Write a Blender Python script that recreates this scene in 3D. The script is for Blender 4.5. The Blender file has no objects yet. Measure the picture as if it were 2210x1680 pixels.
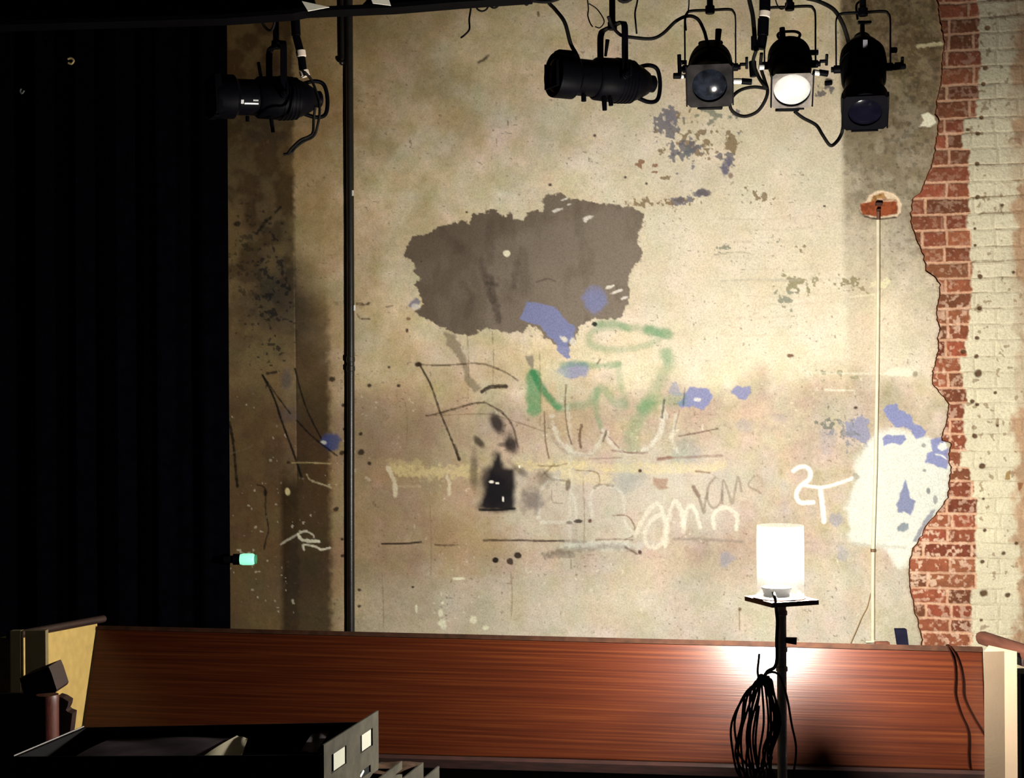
import bpy, bmesh, math, random
import numpy as np
from mathutils import Vector, Matrix

random.seed(7)
C = bpy.context.scene.collection
SC = bpy.context.scene

# ------------------------------------------------------------------ camera, world, exposure
F = 3200.0                       # focal length in pixels of the 2210 px wide frame
ROLL = 0.0058
EYE = Vector((0, 0, 2.35))
cam_d = bpy.data.cameras.new('camera')
cam_d.sensor_width = 36.0
cam_d.lens = 36.0 * F / 2210.0
cam_d.clip_end = 100
cam = bpy.data.objects.new('camera', cam_d)
C.objects.link(cam)
cam.location = EYE
cam.rotation_euler = (math.pi / 2, ROLL, 0)
SC.camera = cam

world = bpy.data.worlds.new('world')
SC.world = world
world.use_nodes = True
world.node_tree.nodes['Background'].inputs[0].default_value = (0.55, 0.6, 1.0, 1)
world.node_tree.nodes['Background'].inputs[1].default_value = 0.004

SC.view_settings.view_transform = 'Standard'
SC.view_settings.look = 'None'
SC.view_settings.gamma = 1
SC.view_settings.use_curve_mapping = False
SC.view_settings.exposure = 0.0
BULB_STRENGTH = 7600.0

# ------------------------------------------------------------------ pixel -> place helpers
CR, SR = math.cos(ROLL), math.sin(ROLL)

def ray2(px, py):
    a = (px - 1105.0) / F
    b = (840.0 - py) / F
    # the camera rolled about its view axis
    return a * CR + b * SR * SGN, -a * SR * SGN + b * CR
SGN = -1.0

def P(px, py, y):
    rx, rz = ray2(px, py)
    return Vector((rx * y, y, EYE.z + rz * y))

WT = 0.205                        # the back wall turns towards us on the right
WD = 7.4

def wall_y(px, py, off=0.0):
    rx, rz = ray2(px, py)
    return (WD - off) / (1 + WT * rx)

def W(px, py, off=0.0):
    return P(px, py, wall_y(px, py, off))

# ------------------------------------------------------------------ object helpers
def tag(o, label=None, cat=None, group=None, kind=None):
    if label: o['label'] = label
    if cat: o['category'] = cat
    if group: o['group'] = group
    if kind: o['kind'] = kind
    return o

def thing(name, loc, label, cat, group=None):
    o = bpy.data.objects.new(name, None)
    o.empty_display_size = 0.1
    C.objects.link(o)
    o.location = loc
    return tag(o, label, cat, group)

def root_of(o):
    while o.parent: o = o.parent
    return o

def make(name, verts, faces, mat, parent=None, smooth=False, base=None):
    me = bpy.data.meshes.new(name)
    if parent is not None:
        off = Vector(root_of(parent).location)
    else:
        vs = np.array([tuple(v) for v in verts])
        c = (vs.min(0) + vs.max(0)) / 2
        off = Vector((c[0], c[1], vs[:, 2].min())) if base is None else Vector(base)
    me.from_pydata([tuple(Vector(v) - off) for v in verts], [], faces)
    me.materials.append(mat)
    me.update()
    if smooth:
        me.polygons.foreach_set('use_smooth', [True] * len(me.polygons))
        try: me.set_sharp_from_angle(angle=math.radians(42))
        except Exception: pass
    o = bpy.data.objects.new(name, me)
    C.objects.link(o)
    if parent is not None: o.parent = parent
    else: o.location = off
    return o

class MB:
    """collects shapes into one mesh"""
    def __init__(self): self.v, self.f = [], []
    def add(self, vs, fs):
        n = len(self.v)
        self.v += [Vector(v) for v in vs]
        self.f += [tuple(i + n for i in f) for f in fs]
        return self
    def bm(self, bm, M=None):
        bm.verts.index_update()
        vs = [(M @ v.co if M else v.co.copy()) for v in bm.verts]
        fs = [tuple(v.index for v in f.verts) for f in bm.faces]
        bm.free()
        return self.add(vs, fs)
    def box(self, size, M=None, bev=0.0, seg=2):
        bm = bmesh.new()
        bmesh.ops.create_cube(bm, size=1.0)
        for v in bm.verts: v.co = Vector((v.co.x * size[0], v.co.y * size[1], v.co.z * size[2]))
        if bev > 0: bmesh.ops.bevel(bm, geom=bm.edges[:], offset=bev, segments=seg, affect='EDGES', profile=0.6)
        return self.bm(bm, M)
    def hexa(self, p):   # 8 corners: bottom 4 then top 4, same winding
        return self.add(p, [(0, 3, 2, 1), (4, 5, 6, 7), (0, 1, 5, 4), (1, 2, 6, 5), (2, 3, 7, 6), (3, 0, 4, 7)])
    def lathe(self, prof, M=None, n=36, caps=True):
        # profile of (x, r) turned about local X
        vs, fs = [], []
        for x, r in prof:
            for k in range(n):
                a = 2 * math.pi * k / n
                vs.append(Vector((x, r * math.cos(a), r * math.sin(a))))
        for i in range(len(prof) - 1):
            for k in range(n):
                k2 = (k + 1) % n
                fs.append((i * n + k, i * n + k2, (i + 1) * n + k2, (i + 1) * n + k))
        if caps:
            fs.append(tuple(range(n))[::-1])
            fs.append(tuple((len(prof) - 1) * n + k for k in range(n)))
        if M: vs = [M @ v for v in vs]
        return self.add(vs, fs)
    def cyl(self, p, q, r, n=16, r2=None):
        p, q = Vector(p), Vector(q)
        d = q - p
        M = Matrix.Translation(p) @ d.to_track_quat('X', 'Z').to_matrix().to_4x4()
        L = d.length
        r2 = r if r2 is None else r2
        b = min(r, L) * 0.12
        return self.lathe([(0, r - b), (b, r), (L - b, r2), (L, r2 - b)], M, n)
    def tube(self, pts, r, n=8, smooth=6, closed=False):
        pts = spline([Vector(p) for p in pts], smooth, closed) if smooth > 1 else [Vector(p) for p in pts]
        m = len(pts)
        rs = r if isinstance(r, (list, tuple)) else [r] * m
        vs, fs = [], []
        nrm = None
        for i, p in enumerate(pts):
            a = pts[(i - 1) % m] if (closed or i > 0) else p
            b = pts[(i + 1) % m] if (closed or i < m - 1) else p
            t = (b - a).normalized() if (b - a).length > 1e-9 else Vector((0, 0, 1))
            if nrm is None:
                nrm = t.orthogonal().normalized()
            else:
                nrm = (nrm - t * nrm.dot(t))
                nrm = nrm.normalized() if nrm.length > 1e-6 else t.orthogonal().normalized()
            bn = t.cross(nrm)
            for k in range(n):
                an = 2 * math.pi * k / n
                vs.append(p + (nrm * math.cos(an) + bn * math.sin(an)) * rs[min(i, len(rs) - 1)])
        rings = m if closed else m - 1
        for i in range(rings):
            j = (i + 1) % m
            for k in range(n):
                k2 = (k + 1) % n
                fs.append((i * n + k, i * n + k2, j * n + k2, j * n + k))
        if not closed:
            fs.append(tuple(range(n))[::-1])
            fs.append(tuple((m - 1) * n + k for k in range(n)))
        return self.add(vs, fs)
    def strap(self, pts, w, t, wdir, smooth=6):
        """flat bar swept along points, wide along wdir"""
        pts = spline([Vector(p) for p in pts], smooth) if smooth > 1 else [Vector(p) for p in pts]
        wd = Vector(wdir).normalized()
        vs, fs = [], []
        m = len(pts)
        for i, p in enumerate(pts):
            tg = (pts[min(i + 1, m - 1)] - pts[max(i - 1, 0)]).normalized()
            nn = tg.cross(wd).normalized()
            for sw, sn in ((-1, -1), (1, -1), (1, 1), (-1, 1)):
                vs.append(p + wd * w / 2 * sw + nn * t / 2 * sn)
        for i in range(m - 1):
            for k in range(4):
                k2 = (k + 1) % 4
                fs.append((i * 4 + k, i * 4 + k2, (i + 1) * 4 + k2, (i + 1) * 4 + k))
        fs.append((3, 2, 1, 0)); fs.append(tuple((m - 1) * 4 + k for k in range(4)))
        return self.add(vs, fs)
    def sphere(self, c, r, seg=20, sc=(1, 1, 1)):
        bm = bmesh.new()
        bmesh.ops.create_uvsphere(bm, u_segments=seg, v_segments=seg // 2 + 2, radius=r)
        return self.bm(bm, Matrix.Translation(Vector(c)) @ Matrix.Diagonal((*sc, 1)))
    def prism(self, poly, ext):
        """poly: 3D outline, extruded by vector ext"""
        n = len(poly)
        vs = [Vector(p) for p in poly] + [Vector(p) + Vector(ext) for p in poly]
        fs = [tuple(range(n))[::-1], tuple(range(n, 2 * n))]
        fs += [(i, (i + 1) % n, n + (i + 1) % n, n + i) for i in range(n)]
        return self.add(vs, fs)
    def build(self, name, mat, parent=None, smooth=True, base=None):
        o = make(name, self.v, self.f, mat, parent, smooth, base)
        bm = bmesh.new(); bm.from_mesh(o.data)
        bmesh.ops.recalc_face_normals(bm, faces=bm.faces[:])
        bm.to_mesh(o.data); bm.free()
        return o

def spline(pts, k, closed=False):
    n = len(pts)
    if n < 3: return pts
    out = []
    rng = range(n) if closed else range(n - 1)
    for i in rng:
        p0 = pts[(i - 1) % n] if (closed or i > 0) else pts[0] * 2 - pts[1]
        p1 = pts[i]
        p2 = pts[(i + 1) % n]
        p3 = pts[(i + 2) % n] if (closed or i < n - 2) else pts[-1] * 2 - pts[-2]
        for s in range(k):
            t = s / k
            out.append(0.5 * ((2 * p1) + (p2 - p0) * t + (2 * p0 - 5 * p1 + 4 * p2 - p3) * t * t + (3 * p1 - p0 - 3 * p2 + p3) * t ** 3))
    if not closed: out.append(pts[-1].copy())
    return out

# ------------------------------------------------------------------ materials
def srgb(r, g, b):
    f = lambda c: (c / 255 / 12.92) if c / 255 <= 0.04045 else ((c / 255 + 0.055) / 1.055) ** 2.4
    return (f(r), f(g), f(b), 1)

def mat(name, col, rough=0.6, metal=0.0, noise=0.15, nscale=40, bump=0.0, bscale=200, spec=0.5, stretch=None, emit=None, es=0.0):
    m = bpy.data.materials.new(name)
    m.use_nodes = True
    nt = m.node_tree
    b = nt.nodes['Principled BSDF']
    b.inputs['Roughness'].default_value = rough
    b.inputs['Metallic'].default_value = metal
    b.inputs['Specular IOR Level'].default_value = spec
    tc = nt.nodes.new('ShaderNodeTexCoord')
    src = tc.outputs['Object']
    if stretch:
        mp = nt.nodes.new('ShaderNodeMapping')
        mp.inputs['Scale'].default_value = stretch
        nt.links.new(src, mp.inputs['Vector']); src = mp.outputs[0]
    nz = nt.nodes.new('ShaderNodeTexNoise')
    nz.inputs['Scale'].default_value = nscale
    nz.inputs['Detail'].default_value = 5
    nt.links.new(src, nz.inputs['Vector'])
    cr = nt.nodes.new('ShaderNodeValToRGB')
    lo = tuple(c * (1 - noise) for c in col[:3]) + (1,)
    hi = tuple(min(1, c * (1 + noise)) for c in col[:3]) + (1,)
    cr.color_ramp.elements[0].position = 0.3; cr.color_ramp.elements[0].color = lo
    cr.color_ramp.elements[1].position = 0.7; cr.color_ramp.elements[1].color = hi
    nt.links.new(nz.outputs['Fac'], cr.inputs[0])
    nt.links.new(cr.outputs[0], b.inputs['Base Color'])
    if bump:
        n2 = nt.nodes.new('ShaderNodeTexNoise'); n2.inputs['Scale'].default_value = bscale
        nt.links.new(src, n2.inputs['Vector'])
        bp = nt.nodes.new('ShaderNodeBump'); bp.inputs['Strength'].default_value = bump; bp.inputs['Distance'].default_value = 0.002
        nt.links.new(n2.outputs['Fac'], bp.inputs['Height'])
        nt.links.new(bp.outputs[0], b.inputs['Normal'])
    if emit:
        b.inputs['Emission Color'].default_value = emit
        b.inputs['Emission Strength'].default_value = es
    return m

M_black = mat('black_paint', (0.0014, 0.0013, 0.0024, 1), 0.5, 0.0, 0.3, 60, 0.15, 300, spec=0.035)
M_blackrub = mat('black_rubber', (0.008, 0.007, 0.0065, 1), 0.7, 0, 0.3, 50, spec=0.08)
M_steel = mat('dull_steel', (0.45, 0.44, 0.42, 1), 0.42, 0.8, 0.2, 60)
M_galv = mat('galvanised_frame', (0.013, 0.011, 0.011, 1), 0.7, 0.0, 0.8, 22, 0.2, 160, spec=.08)
M_tab = mat('bare_steel_tab', (0.75, 0.74, 0.72, 1), 0.4, 0.3, 0.1)
M_pipe = mat('black_pipe', (0.010, 0.008, 0.007, 1), 0.38, 0.0, 0.3, 30, 0.2, 150, spec=0.5)
M_cream = mat('cream_paint', srgb(158, 132, 72), 0.75, 0, 0.12, 26, 0.15, 120)
M_creamdim = mat('cream_door_paint', srgb(150, 128, 104), 0.8, 0, 0.05, 12, 0.1, 120)
M_dark_wood = mat('dark_stained_wood', (0.014, 0.004, 0.0028, 1), 0.5, 0, 0.5, 14, 0.1, 60, stretch=(1, 1, 9))
M_rail = mat('brown_rail_wood', srgb(52, 28, 20), 0.7, 0, 0.3, 10, 0.1, 60, stretch=(9, 1, 9), spec=.08)
M_red_wood = mat('red_brown_wood', (0.06, 0.012, 0.006, 1), 0.42, 0, 0.5, 50, 0.2, 60, stretch=(9, 9, 0.7))
M_board = mat('brown_board', srgb(150, 110, 92), 0.6, 0, 0.25, 30, 0.1, 100)
M_floor = mat('black_stage_floor', (0.012, 0.010, 0.010, 1), 0.55, 0, 0.4, 6)
M_ceiling = mat('black_ceiling', (0.006, 0.006, 0.008, 1), 0.9, 0, 0.3, 4)
M_velvet = mat('black_velvet', (0.0010, 0.0010, 0.0018, 1), 0.95, 0, 0.3, 20, spec=0.0)
M_beam = mat('black_beam', (0.0015, 0.0013, 0.002, 1), 0.8, 0, 0.3, 20, spec=0.03)
M_white = mat('white_paint', srgb(235, 230, 215), 0.6, 0, 0.06)
M_tape = mat('white_tape', srgb(215, 200, 185), 0.6, 0, 0.1)
M_frost = mat('frost_gel', srgb(190, 190, 188), 0.6, 0, 0.25, 12)
M_lens = mat('dark_glass_lens', (0.010, 0.012, 0.018, 1), 0.08, 0, 0.9, 25, spec=0.5)
M_darklens = mat('deep_blue_lens', (0.003, 0.003, 0.007, 1), 0.12, 0, 0.3, 25, spec=0.2)
M_filemetal = mat('grey_file_metal', (0.085, 0.075, 0.052, 1), 0.85, 0.0, 0.3, 24, 0.15, 120, spec=0.04)
M_fileblack = mat('black_file_metal', (0.0015, 0.0015, 0.0025, 1), 0.7, 0, 0.3, 20, spec=0.03)
M_paperdark = mat('grey_papers', (0.03, 0.02, 0.024, 1), 0.8, 0, 0.7, 12, spec=.05)
M_paper = mat('white_paper', srgb(190, 180, 150), 0.7, 0, 0.1, 12)
M_brownpaper = mat('brown_papers', srgb(84, 58, 38), 0.8, 0, 0.6, 30, spec=.05)
M_green = mat('glowing_green_plastic', srgb(120, 220, 180), 0.4, 0, 0.05, emit=(0.30, 0.86, 0.58, 1), es=0.9)
M_conduit = mat('cream_conduit', srgb(226, 216, 188), 0.45, 0, 0.1, 30)
M_polemetal = mat('grey_pole_metal', srgb(190, 195, 205), 0.5, 0.0, 0.15, 30)
M_purple = mat('dark_clamp', (0.07, 0.03, 0.05, 1), 0.5, 0, 0.2)

def bulb_mat():
    m = bpy.data.materials.new('lit_bulb'); m.use_nodes = True
    nt = m.node_tree; nt.nodes.clear()
    e = nt.nodes.new('ShaderNodeEmission'); o = nt.nodes.new('ShaderNodeOutputMaterial')
    e.inputs[0].default_value = (1.0, 0.95, 0.85, 1)
    e.inputs[1].default_value = BULB_STRENGTH
    nt.links.new(e.outputs[0], o.inputs[0])
    return m

def dusty_glass():
    m = bpy.data.materials.new('dusty_clear_glass'); m.use_nodes = True
    nt = m.node_tree; nt.nodes.clear()
    o = nt.nodes.new('ShaderNodeOutputMaterial')
    tr = nt.nodes.new('ShaderNodeBsdfTransparent')
    tl = nt.nodes.new('ShaderNodeBsdfTranslucent')
    df = nt.nodes.new('ShaderNodeBsdfDiffuse')
    gl = nt.nodes.new('ShaderNodeBsdfGlossy'); gl.inputs['Roughness'].default_value = 0.08
    a = nt.nodes.new('ShaderNodeMixShader'); b = nt.nodes.new('ShaderNodeMixShader'); c = nt.nodes.new('ShaderNodeMixShader')
    nz = nt.nodes.new('ShaderNodeTexNoise'); nz.inputs['Scale'].default_value = 60
    mm = nt.nodes.new('ShaderNodeMath'); mm.operation = 'MULTIPLY'; mm.inputs[1].default_value = 0.0022
    nt.links.new(nz.outputs['Fac'], mm.inputs[0])
    nt.links.new(tl.outputs[0], a.inputs[1]); nt.links.new(df.outputs[0], a.inputs[2]); a.inputs[0].default_value = 0.35
    nt.links.new(mm.outputs[0], b.inputs[0])
    nt.links.new(tr.outputs[0], b.inputs[1]); nt.links.new(a.outputs[0], b.inputs[2])
    fr = nt.nodes.new('ShaderNodeFresnel'); fr.inputs[0].default_value = 1.35
    f2 = nt.nodes.new('ShaderNodeMath'); f2.operation = 'MULTIPLY'; f2.inputs[1].default_value = 0.25
    nt.links.new(fr.outputs[0], f2.inputs[0]); nt.links.new(f2.outputs[0], c.inputs[0])
    nt.links.new(b.outputs[0], c.inputs[1]); nt.links.new(gl.outputs[0], c.inputs[2])
    nt.links.new(c.outputs[0], o.inputs[0])
    return m

def glossy_card():
    m = mat('plastic_covered_card', srgb(235, 235, 215), 0.32, 0, 0.03, 12, spec=0.9)
    return m

def veneer_mat():
    m = bpy.data.materials.new('red_brown_veneer'); m.use_nodes = True
    nt = m.node_tree; b = nt.nodes['Principled BSDF']
    tc = nt.nodes.new('ShaderNodeTexCoord')
    mp = nt.nodes.new('ShaderNodeMapping'); mp.inputs['Scale'].default_value = (0.7, 60, 60)
    nt.links.new(tc.outputs['Object'], mp.inputs[0])
    n1 = nt.nodes.new('ShaderNodeTexNoise'); n1.inputs['Scale'].default_value = 2.2; n1.inputs['Detail'].default_value = 8; n1.inputs['Distortion'].default_value = 0.35
    nt.links.new(mp.outputs[0], n1.inputs[0])
    cr = nt.nodes.new('ShaderNodeValToRGB')
    e = cr.color_ramp.elements
    e[0].position = 0.22; e[0].color = (0.014, 0.0026, 0.0010, 1)
    e[1].position = 0.80; e[1].color = (0.058, 0.0150, 0.0035, 1)
    k = e.new(0.5); k.color = (0.031, 0.0058, 0.0016, 1)
    nt.links.new(n1.outputs[0], cr.inputs[0]); nt.links.new(cr.outputs[0], b.inputs['Base Color'])
    b.inputs['Roughness'].default_value = 0.33
    b.inputs['Specular IOR Level'].default_value = 0.22
    b.inputs['Coat Weight'].default_value = 0.0
    n2 = nt.nodes.new('ShaderNodeTexNoise'); n2.inputs['Scale'].default_value = 9
    mp2 = nt.nodes.new('ShaderNodeMapping'); mp2.inputs['Scale'].default_value = (0.35, 26, 26)
    nt.links.new(tc.outputs['Object'], mp2.inputs[0]); nt.links.new(mp2.outputs[0], n2.inputs[0])
    bp = nt.nodes.new('ShaderNodeBump'); bp.inputs['Strength'].default_value = 0.35; bp.inputs['Distance'].default_value = 0.0008
    nt.links.new(n2.outputs[0], bp.inputs['Height']); nt.links.new(bp.outputs[0], b.inputs['Normal'])
    return m

def painted_surface_mat(name, attr, bump, bscale, rough=0.85):
    m = bpy.data.materials.new(name); m.use_nodes = True
    nt = m.node_tree; b = nt.nodes['Principled BSDF']
    b.inputs['Roughness'].default_value = rough
    b.inputs['Specular IOR Level'].default_value = 0.15
    at = nt.nodes.new('ShaderNodeAttribute'); at.attribute_name = attr
    tc = nt.nodes.new('ShaderNodeTexCoord')
    n1 = nt.nodes.new('ShaderNodeTexNoise'); n1.inputs['Scale'].default_value = 130; n1.inputs['Detail'].default_value = 3
    nt.links.new(tc.outputs['Object'], n1.inputs[0])
    mx = nt.nodes.new('ShaderNodeMix'); mx.data_type = 'RGBA'; mx.blend_type = 'MULTIPLY'; mx.inputs['Factor'].default_value = 1.0
    rp = nt.nodes.new('ShaderNodeValToRGB')
    rp.color_ramp.elements[0].position = 0.30; rp.color_ramp.elements[0].color = (0.82, 0.815, 0.80, 1)
    rp.color_ramp.elements[1].position = 0.62; rp.color_ramp.elements[1].color = (1.05, 1.05, 1.05, 1)
    nt.links.new(n1.outputs['Fac'], rp.inputs[0])
    nt.links.new(at.outputs['Color'], mx.inputs['A']); nt.links.new(rp.outputs[0], mx.inputs['B'])
    nt.links.new(mx.outputs['Result'], b.inputs['Base Color'])
    n2 = nt.nodes.new('ShaderNodeTexNoise'); n2.inputs['Scale'].default_value = bscale; n2.inputs['Detail'].default_value = 6
    nt.links.new(tc.outputs['Object'], n2.inputs[0])
    bp = nt.nodes.new('ShaderNodeBump'); bp.inputs['Strength'].default_value = bump; bp.inputs['Distance'].default_value = 0.004
    nt.links.new(n2.outputs['Fac'], bp.inputs['Height']); nt.links.new(bp.outputs[0], b.inputs['Normal'])
    return m

# ------------------------------------------------------------------ numpy noise
RNG = np.random.RandomState(11)
TAB = RNG.rand(256, 256)

def vnoise(x, y):
    xi = np.floor(x).astype(int); yi = np.floor(y).astype(int)
    fx = x - xi; fy = y - yi
    fx = fx * fx * (3 - 2 * fx); fy = fy * fy * (3 - 2 * fy)
    a = TAB[yi % 256, xi % 256]; b = TAB[yi % 256, (xi + 1) % 256]
    c = TAB[(yi + 1) % 256, xi % 256]; d = TAB[(yi + 1) % 256, (xi + 1) % 256]
    return (a * (1 - fx) + b * fx) * (1 - fy) + (c * (1 - fx) + d * fx) * fy

def fbm(x, y, s, o=4, seed=0, sy=None):
    sy = s if sy is None else sy
    r = 0; amp = 0.5; tot = 0
    for i in range(o):
        k = 2 ** i
        r = r + amp * vnoise(x / s * k + seed * 17.3 + i * 31.7, y / sy * k + seed * 7.9 + i * 11.1)
        tot += amp; amp *= 0.5
    return r / tot

def sstep(a, b, x):
    t = np.clip((x - a) / (b - a), 0, 1)
    return t * t * (3 - 2 * t)

def lin(c):
    c = np.array(c, dtype=float) / 255
    return np.where(c <= 0.04045, c / 12.92, ((c + 0.055) / 1.055) ** 2.4)

class Painter:
    """lays paint, grime and chips out on a wall grid (coordinates are those of the photograph's view of it)"""
    def __init__(self, xs, ys):
        self.xs, self.ys = np.asarray(xs, float), np.asarray(ys, float)
        self.X, self.Y = np.meshgrid(self.xs, self.ys)
        self.col = np.zeros(self.X.shape + (3,))
        self.d = np.zeros(self.X.shape)            # relief towards the room, metres
    def reg(self, x0, y0, x1, y1):
        i0, i1 = np.searchsorted(self.xs, [x0, x1]); j0, j1 = np.searchsorted(self.ys, [y0, y1])
        return slice(max(j0 - 1, 0), j1 + 1), slice(max(i0 - 1, 0), i1 + 1)
    def mix(self, sl, m, c):
        m = np.clip(m, 0, 1)[..., None]
        self.col[sl] = self.col[sl] * (1 - m) + lin(c) * m
    def mul(self, sl, m, c):
        m = np.clip(m, 0, 1)[..., None]
        self.col[sl] = self.col[sl] * (1 - m + m * np.array(c))
    def polymask(self, pts, soft=2.0, jit=5.0, js=14, seed=0):
        pts = np.array(pts, float)
        g = jit + soft + 4
        sl = self.reg(pts[:, 0].min() - g, pts[:, 1].min() - g, pts[:, 0].max() + g, pts[:, 1].max() + g)
        x, y = self.X[sl].copy(), self.Y[sl].copy()
        if jit:
            nx = (fbm(x, y, js, 3, seed + 1) - 0.5) * 2 * jit; ny = (fbm(x, y, js, 3, seed + 5) - 0.5) * 2 * jit
            x = x + nx; y = y + ny
        inside = np.zeros(x.shape, bool); dist = np.full(x.shape, 1e9)
        n = len(pts)
        for i in range(n):
            ax, ay = pts[i]; bx, by = pts[(i + 1) % n]
            cond = ((ay > y) != (by > y))
            with np.errstate(divide='ignore', invalid='ignore'):
                xin = (bx - ax) * (y - ay) / ((by - ay) if by != ay else 1e-9) + ax
            inside ^= cond & (x < xin)
            dx, dy = bx - ax, by - ay
            t = np.clip(((x - ax) * dx + (y - ay) * dy) / (dx * dx + dy * dy + 1e-9), 0, 1)
            dist = np.minimum(dist, np.hypot(x - ax - t * dx, y - ay - t * dy))
        sd = np.where(inside, dist, -dist)
        return sl, sstep(-soft, soft, sd)
    def poly(self, pts, c, op=1.0, soft=2.0, jit=5.0, js=14, seed=0, tex=0.0):
        sl, m = self.polymask(pts, soft, jit, js, seed)
        if tex: m = m * (1 - tex * sstep(0.35, 0.6, fbm(self.X[sl], self.Y[sl], 9, 3, seed + 9)))
        self.mix(sl, m * op, c)
        return sl, m
    def blob(self, cx, cy, rx, ry, c, op=1.0, soft=0.35, jit=0.35, js=10, seed=0, ang=0.0):
        g = max(rx, ry) * 1.7
        sl = self.reg(cx - g, cy - g, cx + g, cy + g)
        x, y = self.X[sl], self.Y[sl]
        ca, sa = math.cos(ang), math.sin(ang)
        u = ((x - cx) * ca + (y - cy) * sa) / rx; v = (-(x - cx) * sa + (y - cy) * ca) / ry
        r = np.hypot(u, v) + (fbm(x, y, js, 3, seed) - 0.5) * 2 * jit
        self.mix(sl, (1 - sstep(1 - soft, 1 + soft, r)) * op, c)
    def stroke(self, pts, w, c, op=1.0, soft=1.2, rough=0.25, seed=0, smooth=True):
        pts = [Vector((p[0], p[1], 0)) for p in pts]
        if smooth: pts = spline(pts, 5)
        a = np.array([(p.x, p.y) for p in pts])
        g = w + soft * 2 + 4
        sl = self.reg(a[:, 0].min() - g, a[:, 1].min() - g, a[:, 0].max() + g, a[:, 1].max() + g)
        x, y = self.X[sl], self.Y[sl]
        dist = np.full(x.shape, 1e9)
        for i in range(len(a) - 1):
            dx, dy = a[i + 1] - a[i]
            t = np.clip(((x - a[i, 0]) * dx + (y - a[i, 1]) * dy) / (dx * dx + dy * dy + 1e-9), 0, 1)
            dist = np.minimum(dist, np.hypot(x - a[i, 0] - t * dx, y - a[i, 1] - t * dy))
        dist = dist + (fbm(x, y, 7, 3, seed + 3) - 0.5) * w * rough * 2
        m = 1 - sstep(w / 2 - soft, w / 2 + soft, dist)
        if rough: m = m * (1 - 0.7 * rough * sstep(0.5, 0.7, fbm(x, y, 6, 2, seed + 8)))
        self.mix(sl, m * op, c)
    def flakes(self, cx, cy, rx, ry, c, dens=0.5, s=10, op=0.8, seed=0, ang=0.0):
        g = max(rx, ry) * 1.2
        sl = self.reg(cx - g, cy - g, cx + g, cy + g)
        x, y = self.X[sl], self.Y[sl]
        ca, sa = math.cos(ang), math.sin(ang)
        u = ((x - cx) * ca + (y - cy) * sa) / rx; v = (-(x - cx) * sa + (y - cy) * ca) / ry
        r = np.hypot(u, v)
        n = fbm(x, y, s, 3, seed)
        th = 0.78 - dens * 0.36 * (1 - sstep(0.25, 1.05, r))
        m = sstep(th - 0.02, th + 0.03, n) * (r < 1.15)
        self.mix(sl, m * op, c)

# ------------------------------------------------------------------ the back wall
EDGE = [(-900, 2010), (-300, 2030), (0, 2030), (30, 2033), (60, 2037), (95, 2045), (130, 2043), (150, 2040), (170, 2040), (195, 2035), (230, 2028),
        (258, 2024), (266, 2031), (300, 2028), (340, 2022), (370, 2015), (390, 2006), (405, 1998), (425, 1990), (440, 1975), (475, 1968),
        (500, 1970), (515, 1977), (540, 1985), (560, 1995), (595, 2000), (610, 2018), (625, 2030), (640, 2029), (680, 2021), (700, 2022),
        (720, 2031), (740, 2023), (770, 2026), (785, 2020), (815, 2011), (830, 2013), (840, 2010), (850, 2020), (870, 2038), (885, 2046),
        (900, 2043), (930, 2038), (955, 2031), (962, 2030), (967, 2048), (975, 2050), (990, 2045), (1010, 2046), (1030, 2049), (1050, 2045),
        (1085, 2041), (1100, 2032), (1127, 2010), (1150, 1992), (1170, 1982), (1190, 1968), (1200, 1962), (1220, 1958), (1240, 1956),
        (1270, 1955), (1300, 1962), (1330, 1968), (1360, 1975), (1390, 1982), (1430, 1984), (2000, 2000)]
EY = np.array([e[0] for e in EDGE], float); EX = np.array([e[1] for e in EDGE], float)

def edge_x(y):
    y = np.asarray(y, float)
    return np.interp(y, EY, EX) + (fbm(y * 0 + 5, y, 9, 3, 4) - 0.5) * 7

def w_arr(X, Y, off):
    a = (X - 1105.0) / F; b = (840.0 - Y) / F
    rx = a * CR + b * SR * SGN; rz = -a * SR * SGN + b * CR
    yy = (WD - off) / (1 + WT * rx)
    return np.stack([rx * yy, yy, EYE.z + rz * yy], -1)

def grid_obj(name, Pn, off, mat_, parent=None, keep=None, extra=None):
    ny, nx = Pn.X.shape
    co = w_arr(Pn.X, Pn.Y, off + Pn.d).reshape(-1, 3)
    idx = np.arange(ny * nx).reshape(ny, nx)
    q = np.stack([idx[:-1, :-1], idx[1:, :-1], idx[1:, 1:], idx[:-1, 1:]], -1)
    if keep is not None: q = q[keep]
    q = q.reshape(-1, 4)
    cols = Pn.col.reshape(-1, 3)
    if extra is not None:
        ev, eq, ec = extra
        q = np.concatenate([q, eq + len(co)]) if len(eq) else q
        co = np.concatenate([co, ev]); cols = np.concatenate([cols, ec])
    base = np.array([0.0, WD, 0.0]) if parent is None else np.array(root_of(parent).location)
    co = co - base
    me = bpy.data.meshes.new(name)
    me.vertices.add(len(co)); me.vertices.foreach_set('co', co.ravel())
    me.loops.add(q.size); me.loops.foreach_set('vertex_index', q.ravel().astype(np.int32))
    me.polygons.add(len(q))
    me.polygons.foreach_set('loop_start', np.arange(0, q.size, 4, dtype=np.int32))
    me.polygons.foreach_set('loop_total', np.full(len(q), 4, dtype=np.int32))
    me.update(calc_edges=True)
    ca = me.color_attributes.new('surface', 'FLOAT_COLOR', 'POINT')
    rgba = np.ones((len(co), 4), np.float32); rgba[:, :3] = np.clip(cols, 0, 1)
    ca.data.foreach_set('color', rgba.ravel())
    me.materials.append(mat_)
    me.polygons.foreach_set('use_smooth', [True] * len(q))
    o = bpy.data.objects.new(name, me); C.objects.link(o)
    if parent is not None: o.parent = parent
    else: o.location = base
    return o

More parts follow.
